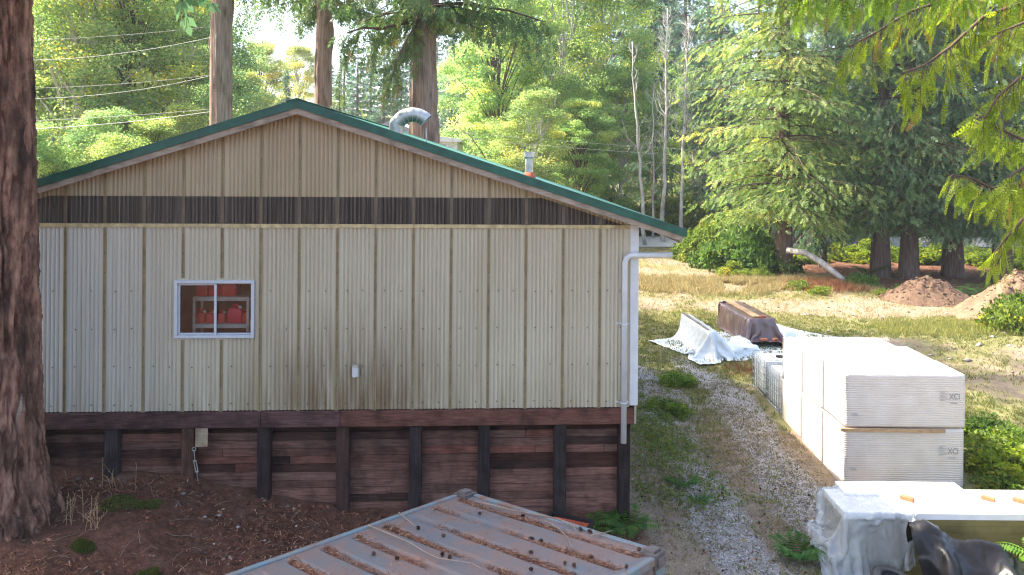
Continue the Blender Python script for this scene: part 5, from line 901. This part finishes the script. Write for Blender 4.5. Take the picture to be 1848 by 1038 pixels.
# ------------------------------------------------------------------ mounds, fallen limb
def mound(name, x, y, rx_, ry_, h, mat, label, seed, rz=0.):
    n, m_ = 90, 34; V = []
    th = np.linspace(0, 2 * math.pi, n, endpoint=False); rr = np.linspace(0, 1, m_); T_, Q = np.meshgrid(th, rr); ed = 1 + .25 * (fbm(np.cos(T_) * 1.3 + seed, np.sin(T_) * 1.3) - .47) * 2
    lx, ly = Q * rx_ * ed * np.cos(T_), Q * ry_ * ed * np.sin(T_); z = h * np.maximum(0, 1 - Q ** 1.25) ** 1.1 + (fbm(lx * 1.1 + seed, ly * 1.1) - .47) * .95 * h * (1 - Q) + (fbm(lx * 5 + seed, ly * 5) - .47) * .38 * (1 - Q * Q); wx, wy = x + lx, y + ly
    gv = ground_h(wx, wy) - gz(x, y) - .05 * Q ** 6; V = np.stack([lx, ly, z * (Q < 1) + gv - .04], 2).reshape(-1, 3); idx = np.arange(n * m_).reshape(m_, n); nx_ = np.roll(idx, -1, 1); F = np.stack([idx[:-1].ravel(), nx_[:-1].ravel(), nx_[1:].ravel(), idx[1:].ravel()], 1)
    o = link(name, mesh_np(name, V, F, True), None, mat, label, 'mound', 'heaps of soil by the cedars', loc=(x, y, gz(x, y)))
    r = np.random.RandomState(seed + 9); k = r.randint(0, n * (m_ - 3), 420); cl = []; base = np.array([(1, 0, 0), (-1, 0, 0), (0, 1, 0), (0, -1, 0), (0, 0, .8), (0, 0, -.8)], float)
    s_ = r.uniform(.02, .085, 420) ** 1.0; W = V[k][:, None] + base[None] * (1 + r.uniform(-.4, .4, (420, 6, 1))) * s_[:, None, None]; T8 = np.array([(0, 2, 4), (2, 1, 4), (1, 3, 4), (3, 0, 4), (2, 0, 5), (1, 2, 5), (3, 1, 5), (0, 3, 5)])
    link('clods', mesh_np('clods', W.reshape(-1, 3), (T8[None] + 6 * np.arange(420)[:, None, None]).reshape(-1, 3)), o, mat, kind='stuff'); return o
mound('soil_mound', 18.2, 36.5, 2.3, 1.9, 1.15, M['mound'], 'brown heap of soil and chips in front of the cedar trunks', 1); mound('soil_mound', 19.9, 32.6, 2.9, 2.4, 1.65, M['sandmound'], 'sandy tan heap of soil at the right near the frame edge', 2)
mound('soil_mound', 20.6, 28.2, 2.6, 3.0, 1.0, M['sandmound'], 'low sandy bank under the boughs at the right frame edge', 5)
lg = [at(1420, 452, 42.3), at(1452, 456, 41.8), at(1480, 472, 41.2), at(1508, 494, 40.6), at(1532, 514, 40.3)]; part('fallen_limb', MB().tube(lg, [.17, .17, .16, .15, .13], 10), None, M['pale_bark'], smooth=True, label='bare fallen limb arching from the big cedar to the ground', cat='log')
# ------------------------------------------------------------------ white house far behind the roof
hp = at(735, 250, 58); hs = empty('white_house', 'small white house glimpsed behind the roof beside the exhaust duct', 'house', (hp.x - .6, 58, 0))
part('wall', MB().box(-2.2, 1.2, 0, 6, -.3, 8.1), hs, M['paint_white_house']); part('roof', MB().prism([(-2.6, 8.0), (-.5, 9.0), (1.6, 8.0), (1.6, 7.85), (-2.6, 7.85)], -.4, 6.4), hs, M['house_roof'])
part('wing_wall', MB().box(1.2, 4.2, .4, 5.5, -.3, 7.45), hs, M['paint_white_house']); part('wing_roof', MB().prism([(1.25, 7.45), (1.25, 8.0), (4.5, 7.65), (4.5, 7.45)], .0, 6), hs, M['paint_white_house']); wd = part('window', MB().box(2.6, 3.4, .36, .44, 6.7, 7.25), hs, M['white_paint']); part('pane', MB().box(2.68, 3.32, .34, .37, 6.76, 7.19), wd, M['house_glass']); wd = part('window', MB().box(-.6, .4, -.04, .04, 6.3, 7.4), hs, M['white_paint']); part('pane', MB().box(-.52, .32, -.06, -.03, 6.38, 7.32), wd, M['house_glass'])
# ------------------------------------------------------------------ overhead cables
def cable(pts, d0, d1, label, r0=.008):
    P = []; a, b = pts[0], pts[-1]; n = 28
    A_, B_ = at(*a, d0), at(*b, d1); sag = pts[1] if len(pts) == 3 else 0
    for i in range(n + 1): t = i / n; q = A_.lerp(B_, t); q.z -= sag * 4 * t * (1 - t); P.append(q)
    part('power_cable', MB().tube(P, r0, 5, cap=False), None, M['wire'], smooth=True, label=label, cat='cable', group='overhead cables')
cable([(-80, 76), .15, (392, 47)], 33, 35, 'topmost pale cable at the left'); cable([(-80, 105), .4, (392, 65)], 33, 30, 'second cable from the top at the left'); cable([(-80, 160), .2, (392, 134)], 33, 34, 'third cable from the top at the left'); cable([(-80, 172), .45, (392, 134)], 33, 31, 'fourth cable from the top at the left'); cable([(-80, 222), .1, (392, 196)], 32, 33, 'second cable from the bottom at the left', .010); cable([(-80, 236), .2, (392, 200)], 32, 32, 'thick lowest cable at the left above the eave', .015)
cable([(820, 238), .2, (1560, 285)], 50, 54, 'upper of the two cables crossing in front of the white snags'); cable([(820, 249), .2, (1560, 296)], 50, 54, 'lower of the two cables crossing in front of the white snags', .009)
# ------------------------------------------------------------------ ground cover (uncountable): grass, weeds, gravel, litter
def in_view(X, Y, Z, m_=30):
    x = FPX * X / Y; y = -FPX * (Z - ZC) / Y; c, s = math.cos(ROLL), math.sin(ROLL); u = PX + x * c - y * s; v = PY + x * s + y * c; return (u > -m_) & (u < W_ + m_) & (v < H_ + m_ * 2)
def scatter(n, x0, x1, y0, y1, wf, seed):
    r = np.random.RandomState(seed); X = r.uniform(x0, x1, n); Y = r.uniform(y0, y1, n); k = in_view(X, Y, ground_h(X, Y, False)) & (r.rand(n) < wf(X, Y)); X, Y = X[k], Y[k]
    bx = (X) * BCA + (Y - BD) * BSA; by = -(X) * BSA + (Y - BD) * BCA; k = ~((bx < 1.75) & (by > -.02) & (by < 12.3)); X, Y = X[k], Y[k]
    for (a, b, c, d) in ((6.3, 8.9, 15.9, 22.8), (5.0, 9.6, 12.5, 13.4)): k = ~((X > a) & (X < b) & (Y > c) & (Y < d)); X, Y = X[k], Y[k]
    return X, Y, r
def tufts(name, X, Y, r, blades, hgt, wid, mat, label, lean=.45, hue=None):
    n = len(X); B_ = np.repeat(np.arange(n), blades); m_ = len(B_); h = (hgt * r.uniform(.5, 1.3, n))[B_] * r.uniform(.6, 1.1, m_); P = np.stack([X[B_] + r.normal(0, .03, m_), Y[B_] + r.normal(0, .03, m_), np.zeros(m_)], 1); P[:, 2] = ground_h(P[:, 0], P[:, 1]) - .01
    D_ = unit_rows(np.stack([r.normal(0, lean, m_), r.normal(0, lean, m_), np.ones(m_)], 1)); V = leaves(P, D_, h, wid * r.uniform(.7, 1.4, m_), r, .1); hv = r.normal(.5, .18, n) if hue is None else hue
    link(name, mesh_np(name, V, quads(V), rnd=np.clip(hv[B_] + r.normal(0, .14, m_), 0, 1)), None, mat, label, 'grass', kind='stuff')
def wg(X, Y): g, a, d = region(X, Y); n = fbm(X * .9 + 31, Y * .9); return np.clip(1.5 * (a - .28) + 1.4 * (n - .5), 0, 1) * (1 - .8 * np.clip(g, 0, 1)) * (1 - d) * np.where(Y < 20, .55, 1)
X, Y, r = scatter(66000, 1.5, 26, 11.5, 42, wg, 201); tufts('grass', X, Y, r, 5, .13, .018, M['grass'], 'patchy green grass over the yard and driveway')
def ws(X, Y): g, a, d = region(X, Y); n = fbm(X * .7 + 3, Y * .7 + 8); return np.clip(1.6 * (n - .40) + .45 * (Y > 30), 0, 1) * (1 - .7 * np.clip(g, 0, 1)) * (1 - d)
X, Y, r = scatter(48000, 1.5, 26, 11.5, 56, ws, 202); tufts('dry_grass', X, Y, r, 4, .16, .016, M['straw'], 'straw-coloured dry grass across the yard', .6)
X, Y, r = scatter(9000, 13, 23, 28, 31.6, lambda X, Y: np.exp(-((X - 17.2) / 3.4) ** 2 - ((Y - 29.7) / 1.1) ** 2), 203); tufts('grass', X, Y, r, 6, .24, .022, M['grass'], 'bright fresh grass strip below the sandy heaps', .35, np.clip(r.normal(.8, .12, len(X)), 0, 1))
X, Y, r = scatter(26000, 5, 17, 37, 43, lambda X, Y: np.exp(-((Y - 40.2) / 1.8) ** 2) * (fbm(X, Y) > .42), 204); tufts('dry_grass', X, Y, r, 5, .38, .022, M['straw'], 'tall dry grass in front of the thicket', .5)
X, Y, r = scatter(6000, 5, 12, 22, 27.5, lambda X, Y: np.exp(-((X - 6.9) / .75) ** 2 - ((Y - 24.3) / .5) ** 2) + .8 * np.exp(-((X - 13.) / .9) ** 2 - ((Y - 38.5) / .9) ** 2), 205); tufts('dry_weeds', X, Y, r, 5, .20, .014, M['rust_weed'], 'rusty dry weeds in front of the white plastic sheet', .7)
X, Y, r = scatter(7000, 12, 16.5, 36.5, 41, lambda X, Y: np.exp(-((X - 14.6) / 1.2) ** 2 - ((Y - 39.6) / .9) ** 2), 206); tufts('dry_weeds', X, Y, r, 5, .5, .02, M['rust_weed'], 'rusty dry bracken below the fallen limb', .5)
def wr(X, Y): g, a, d = region(X, Y); return np.clip(.35 * np.exp(-((X - 4.2) / 2.5) ** 2) + 1.2 * (fbm(X * .8 + 50, Y * .8) - .45), 0, 1) * (1 - d)
X, Y, r = scatter(40000, 1.8, 7, 11.5, 23, wr, 207); tufts('dry_weeds', X, Y, r, 4, .07, .012, M['dull_weed'], 'low dull weeds on the driveway', 1.1)
# clover and leafy weeds between the wheel tracks
def ww(X, Y): n = fbm(X * .8 + 70, Y * .8 + 2); return np.clip(2.2 * (n - .52), 0, 1) * np.exp(-((X - 3.6) / 1.7) ** 2) + .9 * np.exp(-((X - 2.9) / .8) ** 2 - ((Y - 17.5) / 2.2) ** 2)
X, Y, r = scatter(15000, 1.9, 7, 12, 26, ww, 208); n = len(X); B_ = np.repeat(np.arange(n), 5); m_ = len(B_); P = np.stack([X[B_] + r.normal(0, .05, m_), Y[B_] + r.normal(0, .05, m_), np.zeros(m_)], 1); P[:, 2] = ground_h(P[:, 0], P[:, 1]) + r.uniform(.0, .09, m_); V = leaves(P, unit_rows(np.stack([r.normal(0, 1, m_), r.normal(0, 1, m_), r.uniform(.0, .7, m_)], 1)), r.uniform(.03, .075, m_), r.uniform(.02, .05, m_), r); link('ground_cover', mesh_np('ground_cover', V, quads(V), rnd=np.clip(r.normal(.6, .2, m_), 0, 1)), None, M['leaf_shrub'], 'low leafy weeds between the wheel tracks', 'weeds', kind='stuff')
def stones(name, X, Y, r, s0, s1, mat, label, cat, sink=.3):
    n = len(X); s = r.uniform(s0, s1, n) * (1 + .8 * (r.rand(n) < .06)); o = np.array([(1, 0, 0), (-1, 0, 0), (0, 1, 0), (0, -1, 0), (0, 0, .7), (0, 0, -.7), ], float); T8 = np.array([(0, 2, 4), (2, 1, 4), (1, 3, 4), (3, 0, 4), (2, 0, 5), (1, 2, 5), (3, 1, 5), (0, 3, 5)]); a = r.uniform(0, 6.28, n); c, q = np.cos(a), np.sin(a)
    W = o[None] * (1 + r.uniform(-.35, .35, (n, 6, 1))) * s[:, None, None] * np.stack([r.uniform(.7, 1.4, n), np.ones(n), r.uniform(.6, 1., n)], 1)[:, None]; Rx = W[..., 0] * c[:, None] - W[..., 1] * q[:, None]; Ry = W[..., 0] * q[:, None] + W[..., 1] * c[:, None]; Z = ground_h(X, Y)
    V = np.stack([Rx + X[:, None], Ry + Y[:, None], W[..., 2] + Z[:, None] + s[:, None] * (.5 - sink)], 2).reshape(-1, 3); F = (T8[None] + 6 * np.arange(n)[:, None, None]).reshape(-1, 3); link(name, mesh_np(name, V, F, rnd=np.repeat(r.rand(n), 8)), None, mat, label, cat, kind='stuff')
def wv2(X, Y): g, a, d = region(X, Y); return np.clip(g * .8 + .03, 0, 1) * (1 - d) * np.clip(1.2 - (Y - 12) / 22, .15, 1)
X, Y, r = scatter(76000, 1.6, 8, 11.3, 30, wv2, 209); stones('gravel', X, Y, r, .006, .020, M['gravel'], 'crushed grey gravel along the driveway tracks', 'gravel')
X, Y, r = scatter(900, 10, 22, 22, 37, lambda X, Y: .12 + .6 * np.exp(-((X - 17) / 2.5) ** 2 - ((Y - 26.5) / 1.5) ** 2) + .6 * np.exp(-((X - 17.) / 1.5) ** 2 - ((Y - 34) / 1.) ** 2), 210); stones('rubble', X, Y, r, .03, .10, M['pebble'], 'stones scattered on the disturbed soil at the right', 'stones')
dl_ = lambda X, Y: sstep(2.2, 1.4, X)
X, Y, r = scatter(2600, -9, 2.2, 8.5, 13.1, lambda X, Y: .2 * dl_(X, Y) * (fbm(X * .8, Y * .8 + 5) > .40), 211); stones('pebbles', X, Y, r, .010, .038, M['pebble'], 'pale pebbles on the shaded dirt at the lower left', 'pebbles', .1)
X, Y, r = scatter(60000, -9.5, 2.3, 8.5, 13.2, lambda X, Y: dl_(X, Y) * np.clip(.2 + 1.5 * (fbm(X * 1.1 + 4, Y * 1.1) - .4), 0, 1), 212); V, F = lay_quads(np.stack([X, Y, ground_h(X, Y) + .012 + r.rand(len(X)) * .014], 1), r.uniform(0, 6.28, len(X)), r.uniform(.03, .10, len(X)), r.uniform(.006, .016, len(X)), tilt=.6, r=r)
link('needle_litter', mesh_np('needle_litter', V, F, rnd=r.rand(len(F)) ** 1.3), None, M['needles'], 'brown fallen needles covering the shaded dirt', 'needles', kind='stuff')
X, Y, r = scatter(8000, -9.5, 6.5, 8.5, 16, lambda X, Y: np.maximum(.6 * dl_(X, Y), .25 * (X < 6)) * (fbm(X * .9, Y * .9 + 40) > .38), 213); n = len(X); a = r.uniform(0, 6.28, n); sz = r.uniform(.02, .085, n); V = leaves(np.stack([X, Y, ground_h(X, Y) + .012], 1), unit_rows(np.stack([np.cos(a), np.sin(a), r.uniform(-.1, .5, n)], 1)), sz, sz * .6, r); link('leaf_litter', mesh_np('leaf_litter', V, quads(V), rnd=r.rand(n)), None, M['needles'], 'bark chips and dead leaves on the dirt', 'litter', kind='stuff')
tw = MB(); r = np.random.RandomState(5)
for k in range(52):
    u, v = (r.uniform(90, 640), r.uniform(875, 1035)) if k < 34 else (r.uniform(1150, 1440), r.uniform(820, 1035)); p = gp(u, v, .95 if k < 34 else .05); p = Vector((p.x, p.y, 0)); a = r.uniform(0, 6.28); l = r.uniform(.1, .45 if k < 34 else .3); q = []
    for t in np.linspace(0, 1, 5): x, y = p.x + math.cos(a) * l * t + r.normal(0, .012), p.y + math.sin(a) * l * t + r.normal(0, .012); q.append((x, y, gz(x, y) + .012 + .03 * math.sin(t * 3)))
    tw.tube(q, list(np.linspace(.005, .002, 5)), 5, cap=False)
part('fallen_twigs', tw, None, M['bark_twig'], smooth=True, label='thin dead twigs strewn over the dirt', cat='twigs', kind='stuff')
r = np.random.RandomState(6)
for (u, v, s, lab) in ((228, 940, .26, 'larger moss clump on the dirt near the fir'), (270, 938, .13, 'smaller moss clump right of the larger one'), (268, 1033, .12, 'moss clump at the bottom edge of the dirt'), (150, 1012, .10, 'moss tuft at the foot of the fir')):
    p = gp(u, v, .95); n = 1500; a = r.uniform(0, 6.28, n); q = np.sqrt(r.rand(n)) * s; X, Y = p.x + np.cos(a) * q * 1.5, p.y + np.sin(a) * q; P = np.stack([X, Y, ground_h(X, Y) + .05 * (1 - (q / s) ** 2) + .004], 1); V = leaves(P, unit_rows(np.stack([r.normal(0, .7, n), r.normal(0, .7, n), np.ones(n)], 1)), .03, .014, r); link('moss', mesh_np('moss', V, quads(V), rnd=r.rand(n)), None, M['moss'], lab, 'moss', kind='stuff')
# dry stalks by the fir, bare root
for (u, v, n_, lab) in ((165, 975, 9, 'dry yellow stalks beside the fir root'), (122, 960, 7, 'dry stalks against the fir trunk'), (205, 905, 6, 'thin dry stalks in front of the crib wall')):
    p = gp(u, v, 1.05); mb = MB()
    for k in range(n_):
        x, y = p.x + r.normal(0, .1), p.y + r.normal(0, .06); h = r.uniform(.2, .5); lx, ly = r.normal(0, .1, 2); mb.tube([(x, y, gz(x, y) - .02), (x + lx * .4, y + ly * .4, gz(x, y) + h * .6), (x + lx, y + ly, gz(x, y) + h)], [.004, .0035, .002], 4, cap=False)
        for t in (.5, .7, .9): mb.tube([(x + lx * t, y + ly * t, gz(x, y) + h * t), (x + lx * t + r.normal(0, .05), y + ly * t, gz(x, y) + h * t + .06)], [.003, .0015], 4, cap=False)
    part('dry_plant', mb, None, M['raw_wood'], smooth=True, label=lab, cat='dry plant')
p0, p1, p2 = gp(300, 925, 1.0), gp(322, 913, 1.05), gp(335, 926, 1.0); part('tree_root', MB().tube([p0 + Vector((0, 0, -.06)), p1 + Vector((0, 0, .05)), p2 + Vector((0, 0, -.08))], [.03, .05, .03], 8), None, M['dark_bark'], smooth=True, label='dark root stub poking from the dirt before the crib wall', cat='root')
# cones strewn over the driveway
X, Y, r = scatter(160, 2.4, 6.0, 12, 18, lambda X, Y: .5 + 0 * X, 214)
for x, y in list(zip(X, Y))[:18]: link('pine_cone', cm, None, None, 'dark pine cone dropped on the gravel driveway', 'pine cone', 'pine cones on the driveway', loc=(x, y, gz(x, y) + .022), rot=(r.uniform(1.2, 1.9), r.uniform(0, 6), r.uniform(0, 6)), scale=(r.uniform(.6, .85),) * 3)
# ------------------------------------------------------------------ thin summer haze in the air
hz = MB().box(-232, 232, -42, 222, -1.6, 75).mesh('haze'); hm = bpy.data.materials.new('haze'); hm.use_nodes = True; hn = hm.node_tree
for q in list(hn.nodes):
    if q.type == 'BSDF_PRINCIPLED': hn.nodes.remove(q)
pv = hn.nodes.new('ShaderNodeVolumePrincipled'); pv.inputs['Color'].default_value = (.86, .92, 1, 1); pv.inputs['Density'].default_value = HAZE; pv.inputs['Anisotropy'].default_value = .3; hn.links.new(pv.outputs[0], hn.nodes['Material Output'].inputs['Volume'])
hz.materials.append(hm); link('haze', hz, None, None, kind='stuff', label='thin pale summer haze filling the air', cat='haze')
print('BUILD', round(time.time() - T0, 1), 's  tris', sum(len(m_.loops) - 2 * len(m_.polygons) for m_ in bpy.data.meshes), 'polys', sum(len(m_.polygons) for m_ in bpy.data.meshes))
